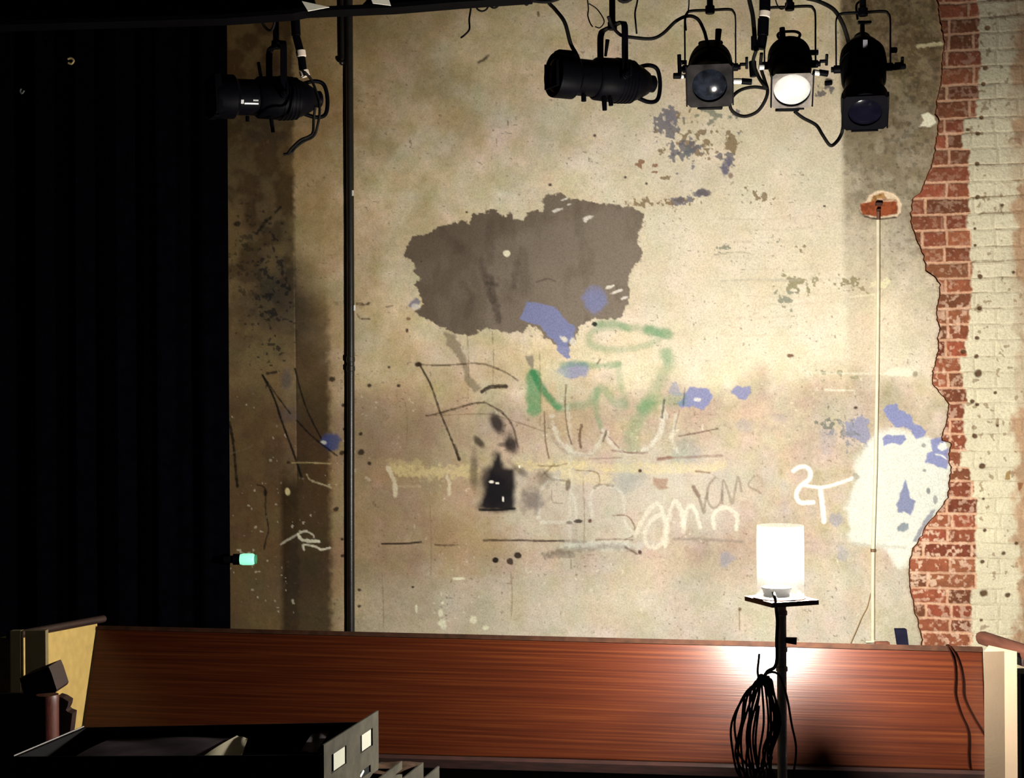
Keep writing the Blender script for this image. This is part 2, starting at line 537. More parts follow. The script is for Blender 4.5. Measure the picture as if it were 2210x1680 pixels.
# ---- brick
bx = np.concatenate([np.arange(1100, 1860, 40), np.arange(1860, 1935, 5), np.arange(1935, 2235, 1.5), np.arange(2235, 2900, 15)])
by = np.concatenate([np.arange(-900, -20, 30), np.arange(-20, 1440, 1.5), np.arange(1440, 1930, 30)])
B = Painter(bx, by)
MORT = [16, 50, 84, 120, 155, 194, 227, 266, 299, 332, 368, 404, 438, 473, 507, 544, 578, 612, 644, 678, 712, 746, 782, 815, 850, 882, 917, 949,
        986, 1021, 1051, 1087, 1122, 1153, 1185, 1218, 1250, 1284, 1318, 1349, 1380]
MORT = [16 - 34 * k for k in range(26, 0, -1)] + MORT + [1380 + 34 * k for k in range(1, 17)]
RLIM = {0: 2122, 120: 2126, 155: 2121, 194: 2119, 227: 2114, 266: 2088, 299: 2084, 332: 2098, 404: 2096, 438: 2097, 473: 2092, 507: 2098,
        544: 2099, 578: 2100, 644: 2101, 678: 2095, 712: 2090, 746: 2086, 782: 2073, 815: 2077, 850: 2084, 882: 2080, 949: 2082, 986: 2073,
        1021: 2090, 1051: 2098, 1087: 2106, 1122: 2104, 1153: 2101, 1250: 2102, 1284: 2091}

def paint_brick():
    X, Y = B.X, B.Y
    wz = w_arr(X, Y, 0)
    u, z = wz[..., 0] * math.sqrt(1 + WT * WT), wz[..., 2]
    mz = np.array([W(2120, m).z for m in MORT])[::-1]
    z = z + (fbm(X, Y, 40, 3, 3) - 0.5) * 0.007
    ci = np.clip(np.searchsorted(mz, z), 1, len(mz) - 1)
    dz = np.minimum(z - mz[ci - 1], mz[ci] - z)
    ci = ci.astype(int)
    Lb = 0.222
    off = np.where(ci % 2 == 0, 0.0, 0.5) * Lb + TAB[ci % 256, 7] * 0.03
    hd = (ci % 6 == 0)
    L2 = np.where(hd, Lb / 2, Lb)
    ub = (u + off + (fbm(X, Y, 30, 2, 9) - 0.5) * 0.008) / L2
    bi = np.floor(ub).astype(int)
    du = np.minimum(ub - bi, 1 - (ub - bi)) * L2
    edge = np.minimum(dz, du * 1.0)
    nse = fbm(X, Y, 5, 3, 2)
    mort = 1 - sstep(0.0045, 0.0085, edge + (nse - 0.5) * 0.006)
    r1 = TAB[(ci * 7) % 256, (bi * 13) % 256]; r2 = TAB[(ci * 5 + 3) % 256, (bi * 11 + 9) % 256]
    # red, unpainted band
    base = lin((132, 74, 54)) * (0.62 + 0.75 * r1)[..., None] * np.stack([np.ones_like(r2), 0.85 + 0.45 * r2, 0.85 + 0.3 * r2], -1)
    base = base * (0.75 + 0.5 * fbm(X, Y, 11, 4, 6))[..., None]
    mc = lin((196, 154, 126)) * (0.75 + 0.5 * fbm(X, Y, 18, 3, 8))[..., None]
    red = base * (1 - mort[..., None]) + mc * mort[..., None]
    sm = sstep(0.52, 0.64, fbm(X, Y, 8, 4, 21)) * (0.35 + 0.65 * sstep(560, 760, Y)) * (0.6 + 0.4 * sstep(0.4, 0.6, fbm(X, Y, 60, 2, 12)))
    red = red * (1 - 0.85 * sm[..., None]) + lin((215, 182, 158)) * 0.85 * sm[..., None]
    # painted band
    cr = lin((212, 203, 176)) * (0.86 + 0.28 * fbm(X, Y, 55, 4, 14))[..., None] * (0.96 + 0.08 * r1)[..., None]
    jl = 1 - sstep(0.0012, 0.0034, dz + (fbm(X, Y, 12, 3, 31) - 0.5) * 0.004)
    jl = jl * (0.35 + 0.65 * sstep(0.35, 0.6, fbm(X, Y, 35, 2, 33))) * (0.55 + 0.45 * (1 - sstep(500, 800, Y)))
    jv = (1 - sstep(0.001, 0.003, du)) * 0.25
    cr = cr * (1 - np.maximum(jl * 0.72, jv)[..., None] * np.array([0.8, 0.88, 0.95]))
    chips = sstep(0.735, 0.76, fbm(X, Y, 13, 3, 41))
    cr = cr * (1 - 0.6 * chips[..., None]) + lin((120, 90, 60)) * 0.6 * chips[..., None]
    far = sstep(2180, 2202, X + (fbm(X, Y, 24, 3, 51) - 0.5) * 46)
    fcol = lin((168, 128, 96)) * (0.6 + 0.8 * fbm(X, Y, 30, 4, 52))[..., None]
    far = far * (0.35 + 0.45 * sstep(0.4, 0.55, fbm(X, Y, 70, 2, 53)))
    cr = cr * (1 - far[..., None]) + fcol * far[..., None]
    ks = sorted(RLIM)
    lim = np.interp(0, [0], [0]) + np.zeros_like(Y)
    mpx = np.array(MORT, float)
    yn = Y + (X - 2120) * (Y - 750) * -6.4e-5   # level with the course
    band = np.searchsorted(mpx, yn)
    top = np.where(band > 0, mpx[np.clip(band - 1, 0, len(mpx) - 1)], -900)
    kk = np.array(ks, float); kv = np.array([RLIM[k] for k in ks], float)
    lim = kv[np.clip(np.searchsorted(kk, top + 1) - 1, 0, len(kk) - 1)]
    rm = 1 - sstep(-3, 3, X - lim + (fbm(X, Y, 12, 3, 61) - 0.5) * 12)
    B.col = red * rm[..., None] + cr * (1 - rm[..., None])
    B.col *= (0.40 + 0.60 * sstep(20, 480, Y))[..., None]      # bare and painted brick both darken towards the top
    # relief: the joints lie back, the paint fills them
    B.d = -(mort * (0.006 * rm + 0.0025 * (1 - rm))) + (fbm(X, Y, 7, 4, 71) - 0.5) * 0.004
    B.d = B.d + 0.003 * (1 - rm)
    holes = [(2145, 8, 7), (2140, 72, 6), (2135, 158, 6), (2130, 193, 5), (2125, 265, 5), (2095, 291, 4), (2117, 300, 5), (2115, 365, 5),
             (2115, 437, 5), (2108, 505, 3), (2108, 541, 3.5), (2118, 608, 6), (2116, 677, 5), (2110, 741, 5), (2080, 770, 6), (2108, 781, 5),
             (2112, 818, 9), (2148, 860, 3.5), (2098, 878, 5), (2109, 885, 4), (2152, 931, 3.5), (2103, 953, 6), (2118, 1018, 7), (2120, 1089, 3),
             (2122, 1157, 4), (2116, 1225, 5), (2162, 1207, 5), (2118, 1293, 9), (2170, 1298, 6), (2112, 1351, 3.5), (2190, 1186, 4), (2168, 455, 4), (2190, 600, 4)]
    for k, (x, y, r) in enumerate(holes):
        B.blob(x, y, r, r * 0.85, (84, 58, 36), 0.95, 0.3, 0.3, 7, 80 + k)
        sl = B.reg(x - r * 2, y - r * 2, x + r * 2, y + r * 2)
        B.d[sl] -= 0.006 * (1 - sstep(0.6, 1.1, np.hypot(B.X[sl] - x, B.Y[sl] - y) / r))
    B.poly([(2166, 1048), (2170, 1033), (2179, 1027), (2178, 1048)], (150, 118, 62), 0.9, 1.2, 1.5, 8, 3)
    B.poly([(2193, 1055), (2206, 1055), (2203, 1066), (2196, 1072)], (140, 90, 60), 0.9, 1.2, 1.5, 8, 3)
    B.stroke([(2122, 9), (2145, 8), (2175, 14), (2215, 10)], 5, (70, 45, 32), 0.7, 1.5, 0.4, 5)
    B.stroke([(2145, 50), (2175, 47), (2215, 43)], 5, (60, 42, 30), 0.75, 1.5, 0.4, 6)
    B.stroke([(2117, 475), (2128, 471), (2150, 471), (2210, 468)], 4, (100, 80, 55), 0.6, 1.2, 0.4, 7)
    B.stroke([(2098, 580), (2110, 575), (2155, 576), (2215, 573)], 4, (100, 75, 50), 0.6, 1.2, 0.4, 8)
    B.stroke([(2105, 440), (2150, 436), (2215, 434)], 4, (100, 75, 50), 0.6, 1.2, 0.4, 9)

paint_brick()
M_brickwall = painted_surface_mat('old_brickwork', 'surface', 0.6, 90)
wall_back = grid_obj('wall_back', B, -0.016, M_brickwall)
tag(wall_back, 'old brick back wall, a bare red strip and cream painted bricks at the right', kind='structure')

# ---- plaster
px_ = np.concatenate([np.arange(-700, 460, 40), np.arange(460, 480, 5), np.arange(480, 2062, 2.0)])
py_ = np.concatenate([np.arange(-900, -20, 40), np.arange(-20, 1424, 2.0), np.arange(1424, 1930, 40)])
Q = Painter(px_, py_)

def paint_plaster():
    X, Y = Q.X, Q.Y
    n1 = fbm(X, Y, 130, 5, 1); n2 = fbm(X, Y, 38, 4, 2); n3 = fbm(X, Y, 9, 3, 3)
    hue = fbm(X, Y, 46, 4, 4); h2 = fbm(X, Y, 60, 4, 19)
    c = lin((220, 205, 178)) * (0.74 + 0.52 * n1)[..., None] * (0.82 + 0.36 * n2)[..., None] * (0.88 + 0.24 * n3)[..., None]
    c = c * np.stack([1 + 0.24 * (hue - 0.5), 1 + 0.10 * (h2 - 0.5), 1 + 0.4 * (n2 - 0.5)], -1)
    Q.col = c
    full = (slice(None), slice(None))
    nb = fbm(X, Y, 70, 4, 5)
    # lighter in the middle right, darker tan to the left and along the top
    pale_mid = sstep(1050, 1500, X + (nb - .5) * 260) * (1 - sstep(780, 860, Y + (nb - .5) * 80)) * sstep(80, 330, Y)
    Q.mix(full, pale_mid * 0.5, (228, 219, 198))
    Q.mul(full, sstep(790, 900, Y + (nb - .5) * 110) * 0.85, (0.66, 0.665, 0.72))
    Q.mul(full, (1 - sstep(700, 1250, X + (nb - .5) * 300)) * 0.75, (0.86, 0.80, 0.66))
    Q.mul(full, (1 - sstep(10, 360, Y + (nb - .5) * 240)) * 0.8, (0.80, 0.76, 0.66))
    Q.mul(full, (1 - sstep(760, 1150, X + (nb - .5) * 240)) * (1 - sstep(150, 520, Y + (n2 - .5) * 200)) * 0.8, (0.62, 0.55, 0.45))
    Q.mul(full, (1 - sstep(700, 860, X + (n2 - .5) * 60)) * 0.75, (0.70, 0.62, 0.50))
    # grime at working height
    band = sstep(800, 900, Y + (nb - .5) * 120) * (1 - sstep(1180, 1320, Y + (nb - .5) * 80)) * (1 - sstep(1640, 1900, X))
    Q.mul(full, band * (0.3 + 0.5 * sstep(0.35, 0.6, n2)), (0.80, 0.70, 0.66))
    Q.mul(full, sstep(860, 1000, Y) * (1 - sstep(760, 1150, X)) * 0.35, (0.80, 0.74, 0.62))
    Q.mix(full, sstep(1190, 1300, Y + (nb - .5) * 60) * sstep(740, 800, X) * 0.25, (206, 200, 184))
    # tea coloured runs
    for k, (x, y, rx, ry) in enumerate([(860, 780, 36, 60), (1100, 800, 50, 30), (860, 1020, 60, 16), (690, 1030, 30, 40), (1000, 1120, 80, 120), (930, 850, 90, 60), (1230, 900, 80, 50)]):
        Q.blob(x, y, rx, ry, (176, 140, 84), 0.28, 0.7, 0.5, 30, 100 + k)
    # dark brown strips at the left of the pipe
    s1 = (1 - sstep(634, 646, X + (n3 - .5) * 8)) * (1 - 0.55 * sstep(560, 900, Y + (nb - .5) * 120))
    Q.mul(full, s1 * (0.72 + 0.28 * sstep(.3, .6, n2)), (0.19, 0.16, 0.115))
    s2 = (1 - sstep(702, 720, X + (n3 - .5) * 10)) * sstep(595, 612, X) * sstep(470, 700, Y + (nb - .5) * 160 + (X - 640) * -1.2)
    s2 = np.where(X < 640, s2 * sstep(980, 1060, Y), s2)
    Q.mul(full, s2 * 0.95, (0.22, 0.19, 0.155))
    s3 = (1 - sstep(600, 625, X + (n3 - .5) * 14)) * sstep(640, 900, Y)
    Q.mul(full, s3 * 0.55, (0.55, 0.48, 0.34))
    Q.mul(full, (1 - sstep(700, 740, X)) * 0.5, (0.80, 0.74, 0.62))
    for k, (x, y, r, o) in enumerate([(585, 480, 40, .5), (610, 600, 45, .6), (615, 680, 60, .5), (600, 230, 60, .5), (560, 620, 50, .4), (540, 370, 60, .3), (655, 1250, 60, .35)]):
        Q.blob(x, y, r, r * 1.3, (38, 42, 44), o * 0.6, 0.8, 0.6, 18, 130 + k)
    Q.flakes(590, 640, 60, 180, (20, 22, 26), 0.55, 9, 0.75, 140)
    Q.flakes(540, 560, 60, 150, (40, 36, 26), 0.45, 9, 0.6, 141)
    sl = Q.reg(745, -20, 775, 1424)
    # dark speckled strip at the right, darkest at the top and fading down
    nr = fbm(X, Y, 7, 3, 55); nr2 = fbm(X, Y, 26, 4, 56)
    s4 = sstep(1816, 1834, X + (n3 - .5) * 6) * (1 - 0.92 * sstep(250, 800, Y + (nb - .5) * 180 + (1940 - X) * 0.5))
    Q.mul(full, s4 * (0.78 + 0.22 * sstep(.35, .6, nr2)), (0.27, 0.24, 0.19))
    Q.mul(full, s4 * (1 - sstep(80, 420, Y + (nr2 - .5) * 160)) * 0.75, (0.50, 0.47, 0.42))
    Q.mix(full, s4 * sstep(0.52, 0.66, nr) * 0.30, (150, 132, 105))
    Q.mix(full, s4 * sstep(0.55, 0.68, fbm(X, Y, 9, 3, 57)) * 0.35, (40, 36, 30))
    s5 = sstep(1745, 1830, X) * (1 - sstep(60, 150, Y + (nb - .5) * 60)) * 0.4
    Q.mul(full, s5, (0.6, 0.56, 0.48))
    Q.mul(full, sstep(1826, 1838, X) * (1 - sstep(1885, 1895, X)) * sstep(560, 640, Y) * (1 - sstep(700, 900, Y)) * 0.35, (0.75, 0.66, 0.6))
    # small pits and scuffs everywhere
    pit = sstep(0.80, 0.84, fbm(X, Y, 6, 2, 91)) * (0.3 + 0.7 * sstep(.45, .6, n2))
    Q.mix(full, pit * 0.55, (96, 78, 52))
    fl = sstep(0.80, 0.84, fbm(X, Y, 8, 2, 95)) * sstep(.5, .62, nb) * (Y > 820)
    Q.mix(full, fl * 0.5, (222, 214, 190))
    Q.blob(1290, 1095, 190, 95, (206, 204, 192), .42, .6, .6, 30, 71); Q.blob(1520, 1060, 130, 90, (206, 204, 196), .35, .6, .6, 30, 72)
    Q.blob(860, 1060, 90, 150, (120, 96, 70), .38, .7, .6, 34, 73); Q.blob(870, 930, 90, 70, (130, 106, 80), .35, .7, .6, 30, 74); Q.blob(1000, 1190, 90, 60, (150, 128, 84), .3, .7, .6, 26, 75)
    for k, (x0, y0, rx, ry) in enumerate([(945, 1322, 5, 8), (949, 1345, 9, 11), (1016, 1338, 7, 9), (1042, 1355, 6, 5), (893, 1312, 3, 8), (985, 1248, 14, 3), (950, 1300, 4, 4)]):
        Q.blob(x0, y0, rx, ry, (226, 224, 196), .85, .3, .4, 7, 400 + k)
    # pale repair plaster at the lower right
    sl, m = Q.poly([(1842, 1000), (1880, 948), (1925, 940), (1990, 948), (2060, 1000), (2060, 1080), (2000, 1150), (1966, 1215), (1945, 1240), (1900, 1190),
                    (1835, 1180), (1822, 1110)], (222, 226, 218), 0.72, 9, 14, 30, 7)
    Q.poly([(1905, 1180), (1965, 1170), (1960, 1235), (1930, 1240)], (222, 226, 214), 0.5, 6, 8, 20, 17)
    # the big grey brown patch
    pp = [(874, 550), (893, 508), (912, 507), (931, 502), (950, 489), (970, 482), (994, 479), (1005, 476), (1018, 483), (1024, 461), (1045, 459), (1067, 452),
          (1081, 459), (1089, 467), (1108, 461), (1112, 475), (1132, 474), (1143, 461), (1162, 455), (1176, 460), (1178, 442), (1174, 430), (1189, 421),
          (1206, 423), (1215, 417), (1226, 425), (1241, 430), (1268, 436), (1295, 444), (1322, 441), (1352, 448), (1382, 456), (1393, 464), (1393, 483),
          (1385, 499), (1377, 527), (1390, 543), (1388, 565), (1366, 584), (1360, 611), (1360, 646), (1352, 668), (1344, 687), (1333, 691), (1284, 692),
          (1252, 706), (1244, 740), (1228, 752), (1205, 745), (1176, 730), (1160, 706), (1138, 703), (1130, 717), (1094, 719), (1056, 708), (1035, 713),
          (1024, 723), (980, 719), (959, 706), (929, 692), (896, 673), (915, 654), (904, 624), (896, 611), (912, 600), (896, 584), (899, 562)]
    sl, m = Q.polymask(pp, 1.4, 6, 7, 3)
    Q.mix(sl, m * 0.97, (128, 116, 104))
    x, y = Q.X[sl], Q.Y[sl]
    Q.mul(sl, m * (1 - sstep(980, 1250, x + (fbm(x, y, 60, 3, 8) - .5) * 200)) * 0.8, (0.64, 0.60, 0.56))
    Q.mul(sl, m * sstep(0.5, 0.7, fbm(x, y, 34, 4, 9, sy=70)) * 0.6, (0.72, 0.70, 0.66))
    Q.mul(sl, m * 0.5 * (1 - sstep(0, 26, y - (560 - (x - 880) * 0.28) )), (0.72, 0.68, 0.62))
    rim, m2 = Q.polymask(pp, 9, 3.5, 10, 3)
    for pts, w, o in (([(1040, 560), (1052, 610), (1064, 650)], 12, .5), ([(1062, 600), (1070, 650), (1078, 690)], 13, .6), ([(1118, 570), (1112, 620)], 14, .4),
                      ([(1075, 615), (1056, 610)], 8, .45), ([(1000, 610), (1020, 640), (1010, 680)], 14, .3), ([(960, 500), (1000, 540)], 22, .25), ([(1062, 480), (1060, 560)], 20, .25)):
        Q.stroke(pts, w, (58, 48, 44), o, 5, 0.4, 3)
    Q.stroke([(1160, 610), (1185, 603), (1200, 608)], 4, (80, 66, 58), 0.6, 1.5)
    Q.blob(1097, 547, 8, 7, (238, 232, 205), 1, 0.15, 0.15, 9, 3)
    for x0, y0, rx, ry in ((1275, 472, 12, 4), (1268, 478, 4, 4), (1207, 455, 12, 3), (1233, 443, 6, 2), (1318, 622, 10, 3), (1335, 632, 14, 3), (1350, 646, 8, 3), (1222, 432, 8, 2)):
        Q.blob(x0, y0, rx, ry, (232, 226, 214), 0.85, 0.3, 0.5, 5, int(x0), -0.3)
    # run below the patch
    Q.poly([(958, 715), (985, 722), (1000, 755), (1012, 790), (1020, 815), (1040, 835), (1025, 848), (1008, 830), (1000, 800), (985, 765), (965, 745)], (130, 118, 96), 0.75, 4, 5, 12, 8)
    Q.poly([(1134, 770), (1150, 768), (1154, 778), (1150, 800), (1143, 790)], (130, 122, 112), 0.8, 2, 2, 8, 9)
    # blue chips
    BL = (128, 134, 178)
    def blue(pts, op=0.9, c=BL, seed=0, jit=4): Q.poly(pts, c, op, 1.6, jit, 9, seed)
    blue([(1140, 652), (1165, 655), (1205, 668), (1215, 688), (1245, 708), (1240, 735), (1228, 745), (1232, 775), (1224, 778), (1208, 765), (1198, 738), (1182, 725), (1165, 702), (1122, 690), (1133, 670)], 0.92)
    Q.blob(1218, 733, 9, 5, (226, 220, 205), 0.9, 0.3, 0.5, 6, 5, 0.6); Q.blob(1237, 740, 6, 8, (226, 220, 205), 0.8, 0.3, 0.5, 6, 6)
    Q.blob(1285, 650, 24, 27, BL, 0.8, 0.35, 0.3, 12, 7)
    Q.poly([(884, 655), (900, 640), (912, 648), (900, 662), (884, 660)], (120, 118, 145), .8, 1.5, 3, 8, 2)
    Q.blob(899, 660, 9, 6, (220, 214, 206), 0.8, .3, .5, 6, 3)
    Q.blob(1240, 801, 34, 17, (140, 146, 180), 0.85, 0.2, 0.35, 12, 9)
    blue([(1478, 852), (1490, 840), (1512, 842), (1532, 848), (1536, 862), (1530, 880), (1515, 888), (1495, 882), (1470, 885), (1463, 876), (1474, 864)], 0.9, BL, 4)
    blue([(1443, 850), (1448, 832), (1460, 830), (1468, 850), (1475, 856), (1460, 860)], 0.7, (150, 152, 170), 5)
    blue([(1578, 852), (1590, 838), (1606, 842), (1622, 840), (1620, 856), (1608, 870), (1596, 868)], 0.85, BL, 6)
    Q.blob(1505, 868, 8, 4, (225, 220, 212), .8, .3, .4, 5, 8)
    blue([(1905, 893), (1912, 884), (1935, 880), (1940, 895), (1962, 905), (1972, 925), (1985, 930), (1998, 942), (1992, 955), (1975, 958), (1965, 938), (1950, 930), (1930, 935), (1918, 915)], 0.95, BL, 7)
    blue([(1902, 958), (1912, 948), (1950, 948), (1955, 958), (1945, 970), (1925, 966), (1905, 972)], 0.95, BL, 8)
    blue([(1825, 925), (1850, 905), (1872, 912), (1878, 960), (1868, 972), (1845, 955), (1828, 950)], 0.8, (130, 134, 165), 9, 9)
    Q.flakes(1825, 940, 45, 45, (120, 122, 130), 0.7, 8, 0.7, 12)
    blue([(2005, 958), (2032, 955), (2045, 975), (2046, 1010), (2040, 1025), (2020, 1018), (1996, 1008), (1998, 990), (2010, 985)], 0.95, BL, 10)
    Q.blob(2033, 975, 10, 9, (228, 228, 220), .9, .2, .3, 6, 8); Q.stroke([(2018, 992), (2030, 994), (2040, 1002)], 3, (230, 230, 225), .9)
    blue([(1951, 1045), (1958, 1065), (1962, 1088), (1974, 1092), (1968, 1110), (1962, 1124), (1950, 1115), (1935, 1118), (1932, 1100), (1940, 1075)], 0.95, (122, 128, 162), 11, 3)
    Q.blob(1946, 1148, 13, 9, (128, 138, 146), 0.95, .2, .3, 6, 12, -0.5)
    Q.poly([(1972, 1165), (1980, 1150), (2005, 1115), (2015, 1108), (2008, 1128), (1992, 1150), (1975, 1180), (1966, 1180)], (135, 138, 150), 0.9, 1.5, 3, 8, 13)
    Q.blob(2001, 1070, 4.5, 8, (120, 124, 126), 0.9, .2, .3, 6, 14); Q.blob(2016, 1090, 4.5, 9, (130, 132, 134), 0.8, .2, .3, 6, 15)
    Q.blob(1992, 972, 4, 4, (130, 130, 130), .8); Q.blob(1993, 1026, 4, 3, (120, 120, 120), .8)
    for k, (x0, y0, rx, ry, o) in enumerate([(1800, 1130, 16, 14, .45), (1815, 1205, 12, 18, .3), (1605, 925, 18, 16, .25), (1785, 955, 18, 30, .2), (1560, 1212, 11, 16, .4), (1578, 1210, 6, 6, .35),
                                              (1680, 910, 16, 10, .15), (1690, 1080, 10, 40, .12), (1350, 1040, 36, 26, .15), (1480, 985, 30, 26, .2)]):
        Q.blob(x0, y0, rx, ry, (120, 132, 165), o, .35, .5, 12, 200 + k)
    Q.blob(713, 950, 19, 18, (58, 70, 120), 0.85, .3, .35, 9, 31); Q.blob(697, 951, 6, 4, (200, 200, 190), .8)
    Q.blob(618, 812, 12, 20, (58, 64, 84), 0.45, .5, .4, 9, 32); Q.blob(623, 890, 20, 14, (70, 70, 90), 0.3, .5, .4, 9, 33)
    # flaking in the upper middle
    G1, G2, G3 = (110, 108, 118), (134, 112, 82), (132, 134, 118)
    for k, (x0, y0, rx, ry, c, dn, s) in enumerate([(1450, 270, 40, 55, G1, 1.0, 13), (1500, 300, 75, 60, G2, .72, 12), (1480, 330, 60, 45, G1, .7, 11), (1530, 250, 60, 45, G3, .6, 14),
                                                     (1570, 350, 28, 42, G1, 1.1, 12), (1585, 310, 34, 40, G2, .8, 11), (1545, 330, 40, 26, G2, .8, 10), (1440, 330, 20, 16, G2, .9, 10), (1495, 330, 18, 16, (108, 114, 118), 1.2, 9),
                                                     (1390, 355, 18, 14, (140, 96, 70), .9, 8), (1420, 372, 14, 22, (140, 96, 70), .8, 8), (1440, 388, 22, 7, G2, .8, 8),
                                                     (1480, 438, 40, 16, G1, 1.05, 12), (1520, 423, 26, 11, G1, 1.3, 12), (1430, 440, 90, 14, G2, .7, 9), (1640, 430, 40, 22, G2, .7, 10), (1575, 422, 20, 8, G2, .7, 9),
                                                     (1720, 620, 60, 30, (140, 134, 100), .85, 11), (1700, 650, 50, 30, G3, .6, 10), (1738, 545, 22, 16, G2, .6, 9), (1690, 520, 30, 16, G3, .4, 10),
                                                     (1560, 545, 30, 18, G3, .4, 10), (1845, 625, 60, 26, (140, 130, 96), .7, 10), (1785, 200, 30, 26, (96, 90, 96), .9, 11), (1600, 265, 20, 30, G1, .8, 10),
                                                     (1790, 920, 60, 50, (110, 112, 100), .6, 9), (1770, 820, 90, 24, (150, 146, 120), .5, 12)]):
        Q.flakes(x0, y0, rx, ry, c, dn, s, 0.85, 300 + k)
    Q.blob(1573, 362, 9, 20, (112, 108, 128), .8, .25, .5, 8, 4, 0.2); Q.blob(1583, 385, 5, 6, (128, 100, 90), .8)
    Q.blob(1452, 262, 12, 16, (118, 116, 134), .5, .4, .6, 8, 9)
    Q.blob(1472, 436, 13, 9, (108, 100, 104), .85, .2, .6, 8, 5); Q.blob(1522, 421, 16, 8, (106, 98, 104), .85, .2, .6, 8, 6)
    Q.blob(1796, 183, 9, 7, (30, 26, 24), .9, .2, .4, 7, 6, .3)
    Q.blob(1725, 780, 1, 1, (80, 60, 50), 1); Q.blob(1706, 775, 7, 4, (104, 62, 42), .9, .3, .4, 6, 8)
    Q.blob(1846, 889, 4, 3, (60, 44, 34), .95)
    # pale scrapes at the right
    Q.stroke([(1990, 110), (2040, 105)], 8, (186, 176, 140), 0.85, 1.5, 0.3)
    Q.poly([(1990, 285), (2000, 272), (1995, 258), (2010, 255), (2024, 262), (2028, 276), (2015, 286), (2000, 284)], (235, 230, 205), 0.95, 2, 3, 8, 8)
    Q.poly([(1875, 630), (1890, 615), (1905, 618), (1918, 606), (1925, 618), (1912, 632), (1895, 628)], (224, 216, 180), 0.85, 2, 4, 8, 9)
    Q.stroke([(1838, 650), (1890, 645)], 4, (226, 216, 190), .8, 1.2, .5)
    Q.poly([(1905, 820), (1925, 805), (1950, 802), (1975, 815), (1960, 825), (1925, 822)], (230, 228, 205), .7, 2, 4, 8, 10)
    Q.stroke([(1740, 812), (1880, 816), (1980, 812)], 5, (226, 224, 204), .5, 2, .6); Q.stroke([(1780, 850), (1845, 852)], 4, (228, 226, 206), .6, 1.2, .5)
    Q.blob(1975, 818, 6, 6, (140, 134, 112), .8)
    # green spray
    GR = (62, 140, 92)
    Q.stroke([(1300, 706), (1276, 724), (1274, 742), (1300, 755), (1352, 757), (1400, 748), (1428, 730), (1400, 716), (1350, 708), (1300, 711)], 15, GR, 0.34, 6, 0.2, 1)
    Q.stroke([(1290, 702), (1330, 700), (1358, 714)], 14, GR, 0.45, 5, 0.2, 2); Q.stroke([(1400, 716), (1432, 722), (1443, 726)], 22, GR, 0.62, 6, 0.2, 3)
    Q.stroke([(1436, 765), (1446, 785), (1430, 815), (1408, 858), (1390, 885)], 26, GR, 0.30, 9, 0.2, 4); Q.blob(1440, 772, 14, 18, GR, .4, .5, .3)
    Q.stroke([(1400, 870), (1380, 905), (1362, 940), (1362, 968)], 30, GR, 0.30, 10, 0.3, 5); Q.stroke([(1390, 880), (1430, 870), (1470, 868)], 26, GR, .30, 9, .3, 6)
    Q.stroke([(1151, 812), (1152, 850), (1152, 885)], 30, GR, 0.72, 5, 0.15, 6); Q.stroke([(1150, 805), (1170, 840), (1195, 872), (1205, 880)], 15, (40, 126, 78), 0.8, 4, 0.15, 7)
    Q.stroke([(1215, 790), (1250, 785), (1290, 792), (1335, 790)], 13, GR, 0.45, 4, 0.25, 8); Q.stroke([(1335, 790), (1340, 830), (1348, 868)], 15, GR, 0.26, 5, 0.25, 9)
    Q.stroke([(1205, 882), (1240, 878), (1270, 872), (1290, 846), (1305, 845), (1325, 870), (1348, 878)], 18, GR, 0.34, 6, 0.25, 10)
    Q.stroke([(1290, 845), (1286, 885), (1295, 925)], 12, GR, 0.36, 4, 0.25, 11); Q.blob(1480, 975, 34, 30, GR, .15, .6, .5, 14, 12); Q.blob(1350, 1030, 40, 30, (120, 150, 140), .25, .6, .5, 14, 13)
    Q.stroke([(1215, 800), (1214, 870)], 26, (180, 196, 170), .3, 9, .3, 12)
    # white scrawls in the middle
    WH = (216, 214, 202)
    Q.stroke([(1190, 900), (1200, 940), (1225, 972), (1262, 985), (1290, 962), (1306, 930), (1318, 962), (1350, 982), (1392, 975), (1420, 940), (1436, 895)], 8, WH, 0.48, 2, 0.8, 1)
    Q.stroke([(1180, 905), (1196, 955), (1230, 982), (1275, 985)], 5, (150, 140, 128), 0.5, 1.5, 0.6, 2); Q.stroke([(1312, 945), (1345, 978), (1375, 980)], 3, (120, 90, 76), .6, 1.2, .5, 3)
    Q.stroke([(1430, 880), (1428, 930), (1410, 960)], 9, WH, .5, 3, .5, 3); Q.stroke([(1460, 900), (1450, 950), (1460, 980)], 7, WH, .45, 3, .5, 4)
    Q.stroke([(1160, 1120), (1165, 1060), (1190, 1035), (1215, 1042), (1235, 1075), (1240, 1120), (1220, 1128), (1165, 1128)], 6, WH, 0.5, 2, 0.5, 4)
    Q.stroke([(1275, 1120), (1272, 1070), (1300, 1050), (1340, 1070), (1345, 1130), (1360, 1150), (1350, 1170)], 6, WH, 0.45, 2, 0.5, 5)
    Q.stroke([(1225, 880), (1230, 1000), (1225, 1160)], 9, WH, .3, 3, .5, 6)
    Q.blob(1290, 1180, 90, 10, (200, 206, 200), .45, .5, .6, 12, 7)
    # yellow band
    for x0, x1, y0, h, o in ((850, 1018, 1018, 22, .6), (1115, 1250, 1008, 20, .6), (1250, 1560, 1012, 16, .45), (1220, 1310, 1035, 26, .5), (840, 900, 1003, 18, .4), (1300, 1540, 1022, 8, .5)):
        Q.stroke([(x0, y0 - 4), ((x0 + x1) / 2, y0), (x1, y0 - 2)], h, (228, 210, 152), o * .72, 5, 0.6, int(x0))
    # black and brown pen marks
    BK = (46, 34, 26)
